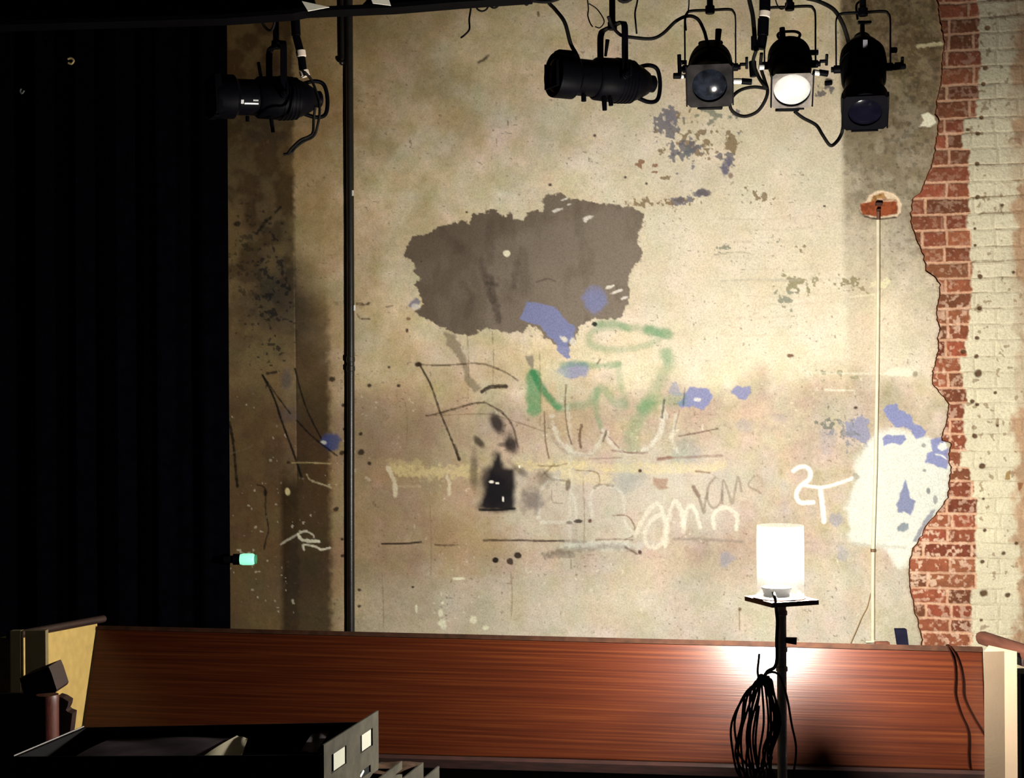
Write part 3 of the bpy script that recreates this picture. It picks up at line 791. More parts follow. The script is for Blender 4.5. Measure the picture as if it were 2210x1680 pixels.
    Q.stroke([(905, 783), (930, 830), (950, 890), (972, 945), (989, 992)], 4.5, BK, 0.9, 1, 0.25, 1); Q.blob(903, 784, 7, 5, BK, .95); Q.stroke([(980, 960), (990, 992)], 6, BK, .8, 1)
    Q.stroke([(902, 785), (960, 787), (1030, 784), (1062, 791), (1095, 806), (1118, 822)], 3.6, (70, 50, 30), 0.75, 1, 0.4, 2)
    Q.stroke([(920, 896), (950, 890), (1000, 876), (1040, 868), (1064, 878), (1085, 892)], 4.5, (64, 46, 34), 0.8, 1, 0.4, 3); Q.stroke([(1085, 893), (1100, 910), (1110, 935), (1116, 965)], 4, (60, 44, 38), 0.75, 1.2, 0.3, 4)
    Q.stroke([(1040, 845), (1060, 835), (1092, 834)], 8, (40, 26, 18), 0.92, 1.2, 0.2, 5)
    Q.stroke([(940, 896), (1040, 893), (1080, 900), (1180, 935)], 3, (110, 90, 66), 0.5, 1, .4, 6)
    Q.stroke([(1222, 832), (1219, 880), (1224, 930), (1232, 960)], 3.4, (92, 64, 42), .75, 1, .3, 7); Q.stroke([(1174, 890), (1176, 950), (1183, 990)], 3.4, (96, 70, 46), .75, 1, .3, 8)
    Q.stroke([(1254, 920), (1250, 945), (1252, 968)], 5, (92, 64, 42), .8, 1, .3, 9); Q.stroke([(1308, 932), (1300, 955)], 5, (80, 62, 48), .7, 1.2, .3)
    Q.stroke([(1433, 868), (1428, 905)], 5, (60, 64, 56), .75, 1.2, .3); Q.stroke([(1478, 842), (1474, 880)], 3, (70, 66, 70), .7); Q.stroke([(1466, 890), (1455, 930)], 3, (120, 100, 84), .6)
    Q.stroke([(1464, 946), (1500, 940), (1548, 931)], 3.4, (96, 70, 56), .75, 1, .3, 4); Q.stroke([(1418, 993), (1470, 992), (1556, 989)], 5, (132, 104, 92), .6, 1.5, .4, 5); Q.stroke([(1418, 996), (1445, 992)], 7, (120, 76, 64), .6, 1.5)
    Q.stroke([(1270, 993), (1340, 991)], 3, (110, 80, 66), .5); Q.stroke([(1320, 975), (1360, 981), (1395, 981)], 4, (110, 74, 66), .55, 1.5, .4)
    Q.stroke([(1240, 1017), (1285, 1022), (1293, 1045)], 3, (110, 86, 50), .6, 1, .4); Q.stroke([(1160, 1006), (1192, 1008), (1222, 1002)], 3, (90, 70, 40), .6, 1, .4)
    Q.stroke([(1165, 1030), (1195, 1003)], 3, (100, 80, 54), .6); Q.stroke([(1172, 1020), (1186, 1034), (1220, 1040)], 5, (90, 72, 56), .55, 1.5, .5); Q.blob(1224, 1048, 6, 12, (96, 78, 60), .75, .3, .4)
    Q.stroke([(1280, 1056), (1295, 1048), (1320, 1052)], 5, (96, 76, 46), .6, 1.5, .5)
    Q.stroke([(1188, 1060), (1190, 1085), (1212, 1088)], 2.5, (110, 90, 66), .5); Q.poly([(1408, 1035), (1440, 1036), (1435, 1050), (1440, 1058), (1420, 1062), (1408, 1048)], (150, 108, 86), .6, 2, 3, 8, 3)
    Q.blob(1379, 1020, 4, 4, (70, 36, 24), .95); Q.stroke([(1500, 1022), (1530, 1026)], 4, (120, 90, 60), .7)
    Q.blob(1244, 1127, 10, 4, (50, 42, 36), .9, .2, .3); Q.blob(1270, 1127, 4, 4, (80, 44, 34), .9); Q.blob(1225, 1130, 7, 4, (80, 66, 56), .7)
    Q.stroke([(1320, 1116), (1350, 1117), (1366, 1140), (1362, 1160), (1345, 1168)], 3.2, (112, 78, 60), .75, 1, .3, 6)
    Q.stroke([(820, 1171), (870, 1171), (905, 1168)], 4, BK, .95, 1, .1, 7); Q.stroke([(935, 1174), (960, 1176), (985, 1175)], 4, (70, 50, 36), .7, 1.2, .4, 8)
    Q.stroke([(1040, 1166), (1110, 1167), (1180, 1169), (1212, 1169)], 4.4, (56, 38, 28), .85, 1, .25, 9); Q.stroke([(1212, 1169), (1260, 1172)], 6, (120, 104, 92), .5, 2, .4)
    Q.stroke([(1282, 1168), (1330, 1167), (1362, 1169)], 3, (110, 84, 66), .7, 1, .4); Q.stroke([(1452, 1168), (1520, 1170), (1600, 1176)], 6, (132, 122, 112), .6, 2.4, .3); Q.stroke([(1700, 1178), (1820, 1182), (1950, 1192)], 7, (150, 142, 126), .35, 3, .4)
    Q.blob(1065, 1209, 7, 6, (30, 22, 18), .98, .15, .15); Q.blob(1113, 1199, 9, 7, (40, 26, 22), .95, .2, .3, 8, 3); Q.blob(1097, 1212, 7, 7, (46, 30, 24), .9, .2, .4, 8, 4)
    Q.stroke([(1172, 1200), (1200, 1197), (1230, 1200)], 14, (108, 100, 88), .7, 3, .5, 5); Q.stroke([(1200, 1192), (1260, 1186), (1320, 1182), (1365, 1194)], 12, (116, 104, 92), .5, 4, .5, 6)
    Q.stroke([(1345, 1184), (1372, 1200)], 4, (100, 80, 70), .7); Q.blob(1377, 1195, 4, 5, (60, 36, 28), .9)
    Q.stroke([(1228, 1210), (1228, 1228)], 3, (90, 76, 60), .6); Q.stroke([(1590, 1325), (1590, 1365)], 2.6, (120, 96, 60), .7); Q.blob(1591, 1321, 4, 4, (96, 70, 44), .9)
    # black spray shape
    Q.poly([(1030, 1101), (1040, 1065), (1050, 1030), (1056, 1000), (1068, 974), (1078, 980), (1084, 1008), (1104, 1014), (1108, 1050), (1106, 1078), (1109, 1101)], (14, 11, 20), 0.97, 9, 7, 22, 2)
    Q.stroke([(1032, 1100), (1070, 1101), (1108, 1098)], 5, (14, 12, 16), .95, 1, .1)
    Q.blob(1050, 1030, 14, 22, (20, 17, 26), .8, .6, .3, 14, 13, .3); Q.blob(1068, 1060, 36, 34, (14, 11, 20), .7, .5, .3, 18, 14)
    Q.blob(1072, 915, 13, 24, (34, 26, 30), .92, .5, .3, 14, 3, -0.45); Q.blob(1102, 958, 13, 22, (34, 26, 28), .92, .5, .3, 14, 4, -0.3); Q.blob(1088, 960, 14, 5, (40, 32, 32), .6, .5, .3)
    Q.blob(1033, 954, 15, 7, (44, 34, 30), .85, .5, .3, 10, 5, 0.8); Q.blob(1020, 1020, 9, 30, (60, 52, 30), .6, .6, .4, 12, 6); Q.blob(1118, 1015, 22, 7, (60, 50, 42), .65, .6, .4, 12, 7, 0.7)
    Q.blob(1146, 1078, 24, 26, (64, 52, 66), .62, .6, .5, 14, 8); Q.blob(1172, 1032, 16, 18, (92, 80, 66), .5, .6, .5, 12, 9); Q.blob(1022, 990, 7, 30, (110, 90, 84), .4, .6, .4)
    for x0, y0, rx, ry in ((1058, 1040, 5.5, 2.6), (1071, 1043, 4.5, 2.2), (1083, 1078, 1.8, 6), (1119, 1008, 2, 3)):
        Q.blob(x0, y0, rx, ry, (236, 232, 220), .95, .25, .2)
    # white letters
    WL = (228, 222, 204)
    Q.stroke([(835, 1008), (848, 1035), (851, 1066)], 9, (214, 202, 174), .85, 2, .3, 3); Q.stroke([(854, 1048), (905, 1048)], 4, (190, 172, 140), .5, 1.2, .5); Q.stroke([(963, 1028), (968, 1045), (966, 1066)], 8, (214, 202, 174), .8, 2, .4, 4)
    Q.stroke([(1366, 1158), (1392, 1112), (1416, 1092), (1430, 1118), (1432, 1155), (1420, 1180), (1396, 1184), (1388, 1160), (1404, 1126), (1425, 1112)], 9, WL, .6, 2.6, .35, 5)
    Q.stroke([(1432, 1180), (1440, 1120), (1454, 1088), (1468, 1110), (1472, 1150)], 10, WL, .62, 2.6, .35, 6); Q.stroke([(1472, 1140), (1480, 1104), (1492, 1098), (1502, 1120), (1508, 1145)], 8, WL, .72, 2.2, .35, 7)
    Q.stroke([(1538, 1145), (1536, 1120), (1550, 1104), (1572, 1104), (1586, 1120), (1586, 1148)], 9, WL, .7, 2.4, .35, 8)
    BR = (128, 112, 98)
    Q.stroke([(1494, 1056), (1506, 1080), (1516, 1112), (1519, 1090), (1524, 1070)], 6, BR, .7, 1.6, .25, 1); Q.stroke([(1494, 1056), (1505, 1075)], 9, (120, 92, 80), .6, 2)
    Q.stroke([(1541, 1036), (1526, 1056), (1524, 1084), (1536, 1102), (1552, 1090), (1556, 1066)], 5, BR, .6, 1.5, .25, 2)
    Q.stroke([(1556, 1092), (1558, 1042), (1570, 1070), (1578, 1092), (1590, 1036), (1598, 1066)], 5, BR, .6, 1.5, .25, 3)
    Q.stroke([(1626, 1034), (1612, 1054), (1632, 1066), (1640, 1072)], 4, BR, .55, 1.5, .25, 4)
    WB = (248, 246, 234)
    Q.stroke([(1710, 1024), (1722, 1016), (1738, 1016), (1747, 1028), (1742, 1044), (1724, 1058), (1716, 1076), (1724, 1092), (1752, 1092)], 9, WB, .92, 2, .12, 1)
    Q.stroke([(1734, 1056), (1772, 1060), (1806, 1052), (1842, 1040)], 6.5, WB, .85, 1.8, .15, 2); Q.stroke([(1768, 1066), (1772, 1100), (1775, 1134)], 10, WB, .88, 2, .15, 3); Q.blob(1845, 1038, 7, 8, (140, 134, 120), .7, .3, .5, 6, 2)
    # left of the pipe
    LB = (20, 16, 14)
    Q.stroke([(567, 804), (590, 850), (606, 900), (622, 945), (636, 985), (648, 1024)], 4.6, LB, .95, 1, .2, 1); Q.stroke([(567, 804), (600, 852), (626, 888)], 3.6, LB, .85, 1, .3, 2)
    Q.stroke([(637, 790), (648, 836), (664, 885), (692, 942)], 3.6, LB, .9, 1, .2, 3); Q.stroke([(640, 903), (670, 935), (700, 960), (726, 980)], 4, LB, .9, 1, .3, 4)
    Q.stroke([(578, 800), (596, 798)], 6, LB, .8, 1, .4); Q.stroke([(494, 905), (502, 950), (506, 1000), (510, 1044)], 6, LB, .9, 1.2, .3, 6)
    Q.stroke([(553, 1040), (570, 1050), (570, 1095), (576, 1135), (570, 1160), (566, 1180)], 3.2, LB, .85, 1, .3, 7); Q.blob(570, 1058, 4, 7, LB, .8)
    Q.stroke([(558, 498), (575, 475), (590, 462)], 7, (14, 16, 16), .85, 1.5, .5, 8); Q.stroke([(600, 452), (610, 442)], 6, (14, 16, 16), .8, 1.5, .5, 9); Q.blob(515, 476, 8, 6, (20, 14, 12), .8, .3, .5)
    LW = (226, 220, 196)
    Q.stroke([(602, 1170), (618, 1160), (636, 1150)], 4, LW, .55, 1.2, .3, 1); Q.stroke([(638, 1148), (655, 1142), (672, 1150), (674, 1156)], 3.6, LW, .8, 1, .3, 2); Q.stroke([(640, 1150), (648, 1160), (664, 1163), (684, 1164)], 6.5, LW, .92, 1, .25, 3)
    Q.stroke([(652, 1182), (652, 1171), (678, 1176), (690, 1182), (708, 1178)], 4.4, LW, .85, 1, .25, 4)
    Q.blob(618, 1056, 5, 7, (220, 204, 150), .9, .25, .3); Q.stroke([(628, 994), (670, 994), (712, 997)], 2.8, (190, 170, 120), .7, 1, .4); Q.stroke([(660, 1020), (668, 1032), (690, 1040), (712, 1048)], 3.4, (190, 176, 140), .7, 1, .5)
    Q.stroke([(497, 972), (530, 962), (545, 954)], 3, (120, 108, 84), .5)
    for x0, y0, r in ((797, 828, 5), (796, 997, 4.5), (717, 814, 7), (745, 972, 5), (778, 973, 7), (737, 974, 6), (722, 1095, 6), (840, 790, 3), (860, 830, 4), (620, 993, 3.5), (777, 933, 4), (741, 871, 4), (742, 922, 4), (735, 1196, 4), (770, 1270, 4), (770, 1305, 4), (886, 1265, 3),
                      (1012, 457, 3), (1192, 400, 4), (1355, 386, 3.5), (1290, 295, 3.5), (1400, 400, 3), (1784, 453, 3), (912, 562, 2), (735, 1160, 3)):
        Q.blob(x0, y0, r, r * 0.85, (40, 28, 20), .9, .3, .4, 6, int(x0 + y0))
    Q.stroke([(774, 652), (792, 654), (798, 650)], 6, (60, 44, 30), .85, 1.2, .6, 1); Q.stroke([(783, 685), (800, 685)], 4, (80, 60, 44), .8, 1, .4, 2); Q.stroke([(835, 660), (850, 657)], 3, (120, 96, 70), .7)
    Q.blob(883, 686, 5, 3.5, (130, 90, 64), .8); Q.blob(880, 711, 3, 5, (40, 28, 20), .9); Q.blob(1285, 702, 6, 5, (24, 34, 24), .95, .2, .2)
    Q.stroke([(1042, 134), (1052, 128), (1062, 120)], 6, (70, 58, 40), .85, 1.5, .4); Q.stroke([(1171, 27), (1172, 35)], 5, (80, 66, 44), .8); Q.stroke([(1160, 1248), (1330, 1245)], 3, (180, 168, 140), .4, 1.5, .6)
    Q.stroke([(1290, 787), (1296, 778)], 3, (60, 40, 30), .8); Q.blob(1100, 380, 3, 2, (90, 80, 60), .5)
    for k, (xa, y0, y1) in enumerate([(1010, 725, 860), (1064, 715, 830), (1165, 760, 920), (876, 870, 960), (925, 1090, 1240), (1098, 1235, 1330), (820, 1235, 1400), (1256, 1040, 1180)]):
        Q.stroke([(xa, y0), (xa + 2, (y0 + y1) / 2), (xa, y1)], 2.4, (120, 100, 70), .55, 1, .6, k)
    for k in range(10):
        yy = 480 + k * 27 + random.uniform(-8, 8); xx = random.uniform(1540, 1640)
        Q.stroke([(xx, yy), (xx + 90, yy + 3), (xx + random.uniform(130, 220), yy - 2)], 4, (196, 184, 160), .35, 2, .7, k)
    Q.stroke([(1560, 612), (1640, 610), (1720, 612)], 5, (170, 164, 150), .5, 2, .6, 2); Q.stroke([(1545, 555), (1600, 550), (1630, 556)], 3, (150, 140, 118), .5, 1, .6)
    Q.d = (fbm(X, Y, 60, 4, 61) - 0.5) * 0.006 + (fbm(X, Y, 12, 3, 62) - 0.5) * 0.0016
    # the broken-out hole behind the conduit head: bricks show
    hp = [(1860, 455), (1864, 448), (1872, 444), (1880, 432), (1893, 424), (1908, 420), (1922, 424), (1934, 428), (1945, 438), (1950, 452), (1948, 470), (1940, 478),
          (1925, 480), (1905, 482), (1885, 480), (1868, 474), (1861, 466)]
    sl, m = Q.polymask(hp, 1.2, 2, 8, 4)
    Q.mix(sl, m, (222, 200, 172))
    sl2, m2 = Q.polymask([(1862, 448), (1866, 448), (1884, 445), (1890, 432), (1912, 425), (1918, 440), (1938, 440), (1942, 455), (1940, 472), (1900, 478), (1868, 472), (1861, 462)], 1.5, 2, 7, 5)
    Q.mix(sl2, m2, (150, 78, 46)); x, y = Q.X[sl2], Q.Y[sl2]
    Q.mix(sl2, m2 * (1 - sstep(438, 446, y)), (176, 136, 82)); Q.mix(sl2, m2 * sstep(1895, 1900, x) * (1 - sstep(0, 2, abs(y - 441) - 3)), (206, 170, 140))
    Q.mix(sl2, m2 * sstep(.5, .65, fbm(x, y, 9, 3, 8)) * .5, (96, 44, 26))
    Q.d[sl] -= 0.010 * m
    Q.stroke([(1870, 476), (1900, 482), (1938, 479)], 3, (50, 30, 22), .8, 1)

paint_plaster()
ex = edge_x(Q.ys)
Q.X = np.minimum(Q.X, ex[:, None])
# a thin lighter broken lip along the torn edge
lip = 1 - sstep(0, 7, (ex[:, None] - Q.X) + (fbm(Q.X, Q.Y, 8, 2, 77) - .5) * 8)
full = (slice(None), slice(None))
Q.mix(full, lip * 0.35, (150, 112, 84))
keep = ~((Q.X[:-1, :-1] >= ex[:-1, None] - 1e-6) & (Q.X[1:, :-1] >= ex[1:, None] - 1e-6))
last = np.array([np.searchsorted(Q.xs, e) for e in ex]).clip(0, len(Q.xs) - 1)
rim_f = np.stack([ex, Q.ys], -1)
front = w_arr(ex, Q.ys, Q.d[np.arange(len(ex)), last]); back = w_arr(ex + 3, Q.ys, -0.019)
n_ = len(ex)
ev = np.concatenate([front, back]); ec = np.tile(lin((120, 84, 60)), (2 * n_, 1))
i_ = np.arange(n_ - 1)
eq = np.stack([i_, i_ + 1, i_ + 1 + n_, i_ + n_], -1)
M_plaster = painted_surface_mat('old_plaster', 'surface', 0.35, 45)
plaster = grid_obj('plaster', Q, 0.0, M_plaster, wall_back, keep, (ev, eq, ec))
plaster['label'] = 'stained cream plaster with graffiti, blue chips and a grey brown patch'

# floor and ceiling
tag(MB().box((9, 11, 0.1), Matrix.Translation((0, 4.0, -0.05))).build('floor', M_floor, smooth=False), 'black painted stage floor', kind='structure')
tag(MB().box((9, 11, 0.1), Matrix.Translation((0, 4.0, 5.6))).build('ceiling', M_ceiling, smooth=False), 'black ceiling', kind='structure')

# ------------------------------------------------------------------ black masking curtain
def curtain():
    xr = P(493, 700, 7.0).x
    zt, zb = 5.2, 0.03
    n = 170
    vs, fs = [], []
    for side in (0, 1):
        for i in range(n):
            t = i / (n - 1)
            x = xr - 2.3 * (1 - t)
            amp = 0.035 * min(1, (1 - t) * 14)
            y = 7.02 + amp * math.sin(t * 62 + 2 * math.sin(t * 9)) + 0.012 * math.sin(t * 151) * min(1, (1 - t) * 14) + side * 0.006
            vs.append((x, y, zt)); vs.append((x + 0.004 * math.sin(t * 40) * (t < 0.97), y - 0.01 * math.sin(t * 31) * (t < 0.95), zb))
    for s in (0, 1):
        for i in range(n - 1):
            a = s * n * 2 + i * 2
            fs.append((a, a + 2, a + 3, a + 1))
    for i in (0, n - 1):
        a, b = i * 2, n * 2 + i * 2
        fs.append((a, a + 1, b + 1, b))
    for k in (0, 1):
        for i in range(n - 1):
            a, b = i * 2 + k, n * 2 + i * 2 + k
            fs.append((a, a + 2, b + 2, b))
    o = make('stage_curtain', vs, fs, M_velvet, None, True)
    tag(o, 'tall black masking curtain covering the left side of the stage', 'curtain')
curtain()

# small pale hook and tag glinting on the black curtain
k = P(160, 122, 6.9)
o = MB().tube([k + Vector((-.012, 0, .012)), k + Vector((.004, 0, .016)), k + Vector((.016, 0, .004)), k + Vector((.006, 0, -.010)), k + Vector((-.010, 0, -.006))], 0.005, 8).build('curtain_hook', mat('tarnished_brass', srgb(170, 150, 100), .5, .3))
tag(o, 'small pale brass hook high up on the black curtain', 'hook')
k = P(55, 185, 6.9)
o = MB().tube([k + Vector((-.004, 0, .012)), k + Vector((-.008, 0, 0)), k + Vector((.0, 0, -.010)), k + Vector((.010, 0, .004))], 0.004, 8).build('curtain_hook', mat('tarnished_steel', srgb(100, 105, 105), .5, .3))
tag(o, 'dim grey steel hook at the far left, lower on the black curtain', 'hook')

# ------------------------------------------------------------------ pipes on the wall
def wall_pipe():
    off = 0.021
    pts = [(764, -300), (763, 20), (761, 400), (758, 770), (754, 1100), (751, 1440), (748, 1825)]
    p0 = W(748, 1825, off)
    t = thing('wall_pipe', Vector((p0.x, p0.y, 0.0)), 'thick black vertical pipe on the plaster, left of the grey brown patch', 'pipe')
    MB().tube([W(x, y, off) for x, y in pts], 0.0185, 20, 5).build('pipe', M_pipe, t)
    for y in (700, 772, 792):
        if y == 700: continue
        a, b = W(757.5, y - 6, off), W(757.5, y + 6, off)
        MB().cyl(a, b, 0.022, 20).build('coupling', M_pipe, t)
    for (x, y) in ((766, 413), (767, 661)):
        a = W(x, y - 6, off + 0.013); b = W(x, y + 6, off + 0.013)
        MB().cyl(a, b, 0.006, 10).build('pipe_clip', M_tab, t)['label'] = 'bright metal clip'
    for y in (200, 980):
        c = W(759, y, off)
        MB().cyl(W(759, y, 0.004), c, 0.008, 10).build('standoff', M_pipe, t)
wall_pipe()
t = MB()
t.tube([W(747, -250, .03), W(748, 20, .03), W(748, 124, .03)], 0.0085, 10, 4).sphere(W(746, 131, .03), 0.014, 14)
tag(t.build('thin_pipe', M_pipe), 'short thin black tube with a ball end beside the top of the thick pipe', 'pipe')

def conduit():
    off = 0.020
    t = thing('electrical_conduit', W(1878, 1392, off), 'thin cream vertical conduit rising to the small hole of bare brick', 'conduit')
    MB().tube([W(1899, 484, off), W(1896, 700, off), (W(1888, 1000, off)), W(1880, 1200, off), W(1877, 1392, off)], 0.0088, 14, 4).build('tube', M_conduit, t)
    MB().cyl(W(1880, 1194, off), W(1880, 1201, off), 0.0125, 14).build('coupling', mat('brown_coupling', srgb(120, 90, 60), .5), t)
    m = MB().cyl(W(1899.5, 486, off), W(1900, 466, off), 0.0075, 12)
    m.build('conduit_end', mat('rusty_fitting', srgb(120, 84, 68), .55, .3), t)
    m = MB().box((0.030, 0.022, 0.014), Matrix.Translation(W(1901, 450, 0.008)), 0.003).box((0.016, 0.020, 0.010), Matrix.Translation(W(1900, 463, 0.01)), 0.002)
    m.build('bracket', mat('dark_rust', srgb(70, 38, 30), .7), t)
    MB().box((0.07, 0.02, 0.010), Matrix.Translation(W(1877, 1394, 0.02)), 0.003).build('foot', M_conduit, t)
conduit()
o = MB().tube([W(1874, 1290, .012), W(1866, 1320, .012), W(1855, 1340, .014), W(1842, 1370, .014), W(1828, 1402, .016), W(1820, 1440, .018)], 0.0026, 8, 6).build('thin_wire', mat('tan_wire', srgb(150, 124, 84), .6))
tag(o, 'thin tan wire curving down beside the cream conduit', 'wire')

# small green lamp at the curtain edge
c = P(530, 1201, 6.95)
t = thing('cue_light', c + Vector((0, 0, -0.03)), 'small glowing pale green lamp sticking out from the curtain edge', 'lamp')
MB().lathe([(-.037, .014), (-.034, .024), (-.02, .0275), (.022, .0275), (.030, .024), (.034, .02)], Matrix.Translation(c), 24).build('lens', M_green, t)
MB().lathe([(.034, .019), (.036, .023), (.042, .022), (.043, .018)], Matrix.Translation(c), 20).build('end_ring', mat('green_ring', srgb(60, 150, 110), .5), t)
MB().lathe([(-.11, .016), (-.07, .018), (-.066, .026), (-.035, .026)], Matrix.Translation(c), 20).build('housing', M_black, t)

# ------------------------------------------------------------------ lanterns
def rotM(loc, R): return Matrix.Translation(Vector(loc)) @ R.to_4x4()

def lantern(name, label, pivot, fdir, s=1.0, kind='long', lens_mat=M_lens, frame_mat=M_galv, group='stage lanterns hung along the top', frame=True, top_py=-60, hw=.090, hole=.78):
    """fdir: direction the lens looks; yoke hangs upright from above"""
    f = Vector(fdir).normalized()
    side = Vector((-f.y, f.x, 0)).normalized()
    up = f.cross(side) * -1
    if up.z < 0: up = -up
    side = up.cross(f).normalized()
    R = Matrix((f, side, up)).transposed()
    M = rotM(pivot, R)
    S = Matrix.Scale(s, 4)
    MS = M @ S
    t = thing(name, Vector(pivot), label, 'stage light', group)
    if kind == 'long':
        prof_b = [(.225, .074), (.262, .074), (.262, .086), (.255, .088), (.18, .088), (.172, .080), (.165, .072), (.085, .072)]
        prof_h = [(.085, .076), (.075, .084), (-.02, .088), (-.075, .084), (-.12, .066), (-.155, .046), (-.165, .030)]
        lx = .262
    else:
        prof_b = [(.165, .074), (.196, .074), (.196, .078), (.188, .080), (.115, .072), (.108, .070), (.06, .070)]
        prof_h = [(.06, .076), (.045, .084), (.0, .086), (-.05, .078), (-.10, .062), (-.135, .042), (-.15, .030)]
        lx = .196
    MB().lathe(prof_b, MS, 40).build('barrel', M_black, t)
    h = MB().lathe(prof_h, MS, 40)
    for k in range(5):     # cooling fins on the lamp house
        x = -0.015 - k * 0.016
        r = np.interp(-x, [0.0, 0.02, .075, .12], [.090, .0905, .087, .072])
        h.lathe([(x - .003, r - .006), (x - .003, r), (x + .003, r), (x + .003, r - .006)], MS, 36)
    h.build('lamp_house', M_black, t)
    # base cap and rear handle loop
    tail = -.165 if kind == 'long' else -.15
    MB().lathe([(tail + .01, .034), (tail - .02, .034), (tail - .026, .026)], MS, 24).build('lamp_cap', M_black, t)
    hd = [MS @ Vector(p) for p in ((tail + .055, .0, .060), (tail + .0, .0, .074), (tail - .04, .0, .060), (tail - .052, .0, .0), (tail - .04, .0, -.060), (tail + .0, .0, -.074), (tail + .055, .0, -.060))]
    if kind == 'long':
        MB().tube(hd, 0.0085 * s, 10, 6).build('handle', M_black, t)
    else:
        hd = [MS @ Vector(p) for p in ((tail + .04, -.03, .045), (tail + .005, -.045, .055), (tail - .03, -.03, .05), (tail - .034, 0, .05), (tail - .03, .03, .05), (tail + .005, .045, .055), (tail + .04, .03, .045))]
        MB().tube(hd, 0.006 * s, 10, 6).build('handle', M_black, t)
    # lens bulging from the barrel
    lr = .074
    prof = [(lx - .02, lr)] + [(lx - .012 + .018 * math.cos(a), lr * math.sin(a)) for a in [math.pi / 2 * (1 - k / 8) for k in range(9)]]
    prof[-1] = (prof[-1][0], 0.0005)
    MB().lathe(prof, MS, 40, caps=False).build('lens', lens_mat, t)
    if frame:      # square colour frame with a round opening, in its runners
        g = MB()
        n = 40
        vs, fs = [], []
        for xx in (lx + .002, lx + .008):
            for k in range(n):
                a = 2 * math.pi * (k + .5) / n
                ca, sa = math.cos(a), math.sin(a)
                q = hw / max(abs(ca), abs(sa))
                vs.append(MS @ Vector((xx, hw * hole * ca, hw * hole * sa))); vs.append(MS @ Vector((xx, q * ca, q * sa)))
        for k in range(n):
            k2 = (k + 1) % n
            fs += [(2 * k, 2 * k2, 2 * k2 + 1, 2 * k + 1), (2 * n + 2 * k, 2 * n + 2 * k + 1, 2 * n + 2 * k2 + 1, 2 * n + 2 * k2), (2 * k + 1, 2 * k2 + 1, 2 * n + 2 * k2 + 1, 2 * n + 2 * k + 1), (2 * k, 2 * n + 2 * k, 2 * n + 2 * k2, 2 * k2)]
        g.add(vs, fs)
        g.build('colour_frame', frame_mat, t, smooth=False)
        g = MB()
        for sy in (-1, 1):
            g.box((.028, .006, hw * 1.9), MS @ Matrix.Translation((lx - .004, sy * (hw + .003), 0)), .0015)
        g.box((.024, .10, .006), MS @ Matrix.Translation((lx, 0, -hw - .004)), .0015)
        g.build('frame_runner', M_black, t)
    # yoke: flat bar hung from above
    yw = .102 * s; ht = .235 * s if kind != 'long' else .215 * s
    sd = Vector((side.x, side.y, 0)).normalized(); fw = Vector((f.x, f.y, 0)).normalized()
    Z = Vector((0, 0, 1)); pv = Vector(pivot)
    a = [pv - sd * yw, pv - sd * yw + Z * ht * .45, pv - sd * yw + Z * ht * .84, pv - sd * yw * .93 + Z * ht * .95, pv - sd * yw * .75 + Z * ht, pv + Z * ht,
         pv + sd * yw * .75 + Z * ht, pv + sd * yw * .93 + Z * ht * .95, pv + sd * yw + Z * ht * .84, pv + sd * yw + Z * ht * .45, pv + sd * yw]
    MB().strap(a, .026 * s, .006 * s, fw, 5).build('yoke', M_black, t)
    for sg in (-1, 1):
        m = MB().cyl(pv + sd * sg * .078 * s, pv + sd * sg * .112 * s, .016 * s, 16).cyl(pv + sd * sg * .112 * s, pv + sd * sg * .122 * s, .011 * s, 12)
        m.build('pivot_bolt', M_black, t)
    m = MB().cyl(pv + sd * .118 * s + Z * .01, pv + sd * .145 * s + Z * .01, .007 * s, 10)
    m.box((.01 * s, .012 * s, .05 * s), Matrix.Translation(pv + sd * .146 * s + Z * .015) @ R.to_4x4(), .003)
    m.build('locking_knob', M_black, t)
    # clamp and stem up to the bar
    ztop = P(1105, top_py, pv.y).z
    top = pv + Z * ht
    m = MB().cyl(top - Z * .012, Vector((top.x, top.y, ztop)), .0125 * s, 14).cyl(top - Z * .014, top + Z * .018, .019 * s, 14)
    m.build('stem', M_black, t)
    return t, MS, R, sd, fw

LY = 5.9
def knob_part(t, name, a, b, r, m): return MB().cyl(a, b, r, 14).build(name, m, t)

# left ellipsoidal, over the curtain edge
pv = P(604, 206, LY)
t, MS, R, sd, fw = lantern('stage_lantern', 'black tubular stage light at the left, in front of the curtain edge, with white marks', pv, (-.88, -.42, -.05), 0.98, 'long', M_darklens, M_black, top_py=-60, hw=.078)
g = MB()
fr = Vector((-.30, .90, 0)).normalized() * -1
def on_barrel(u, ang, r=.0745, x=None):
    return MS @ Vector((u, -math.cos(ang) * r * sg_, math.sin(ang) * r))
# which side of the barrel looks at the camera
sg_ = 1 if (MS @ Vector((0.1, -.07, 0))).y < (MS @ Vector((0.1, .07, 0))).y else -1
def mark(u0, u1, a0, a1, r=.0745):
    vs = [on_barrel(u0, a0, r), on_barrel(u1, a0, r), on_barrel(u1, a1, r), on_barrel(u0, a1, r)]
    vs2 = [on_barrel(u0, a0, r - .002), on_barrel(u1, a0, r - .002), on_barrel(u1, a1, r - .002), on_barrel(u0, a1, r - .002)]
    g.add(vs + vs2, [(0, 1, 2, 3), (7, 6, 5, 4), (0, 4, 5, 1), (1, 5, 6, 2), (2, 6, 7, 3), (3, 7, 4, 0)])
mark(.095, .152, -.56, -.48); 
for k in range(4): mark(.097 + k * .0055, .100 + k * .0055, -.38, -.30)
for k in range(3): mark(.156 + k * .004, .158 + k * .004, -.54, -.32)
g.build('white_marking', mat('white_marking_paint', srgb(250, 250, 250), .5, emit=(1, 1, 1, 1), es=0.0), t)
MB().cyl(P(566, 128, LY - .05), P(572, 165, LY - .05), .007, 10, ).build('shutter_handle', M_black, t)
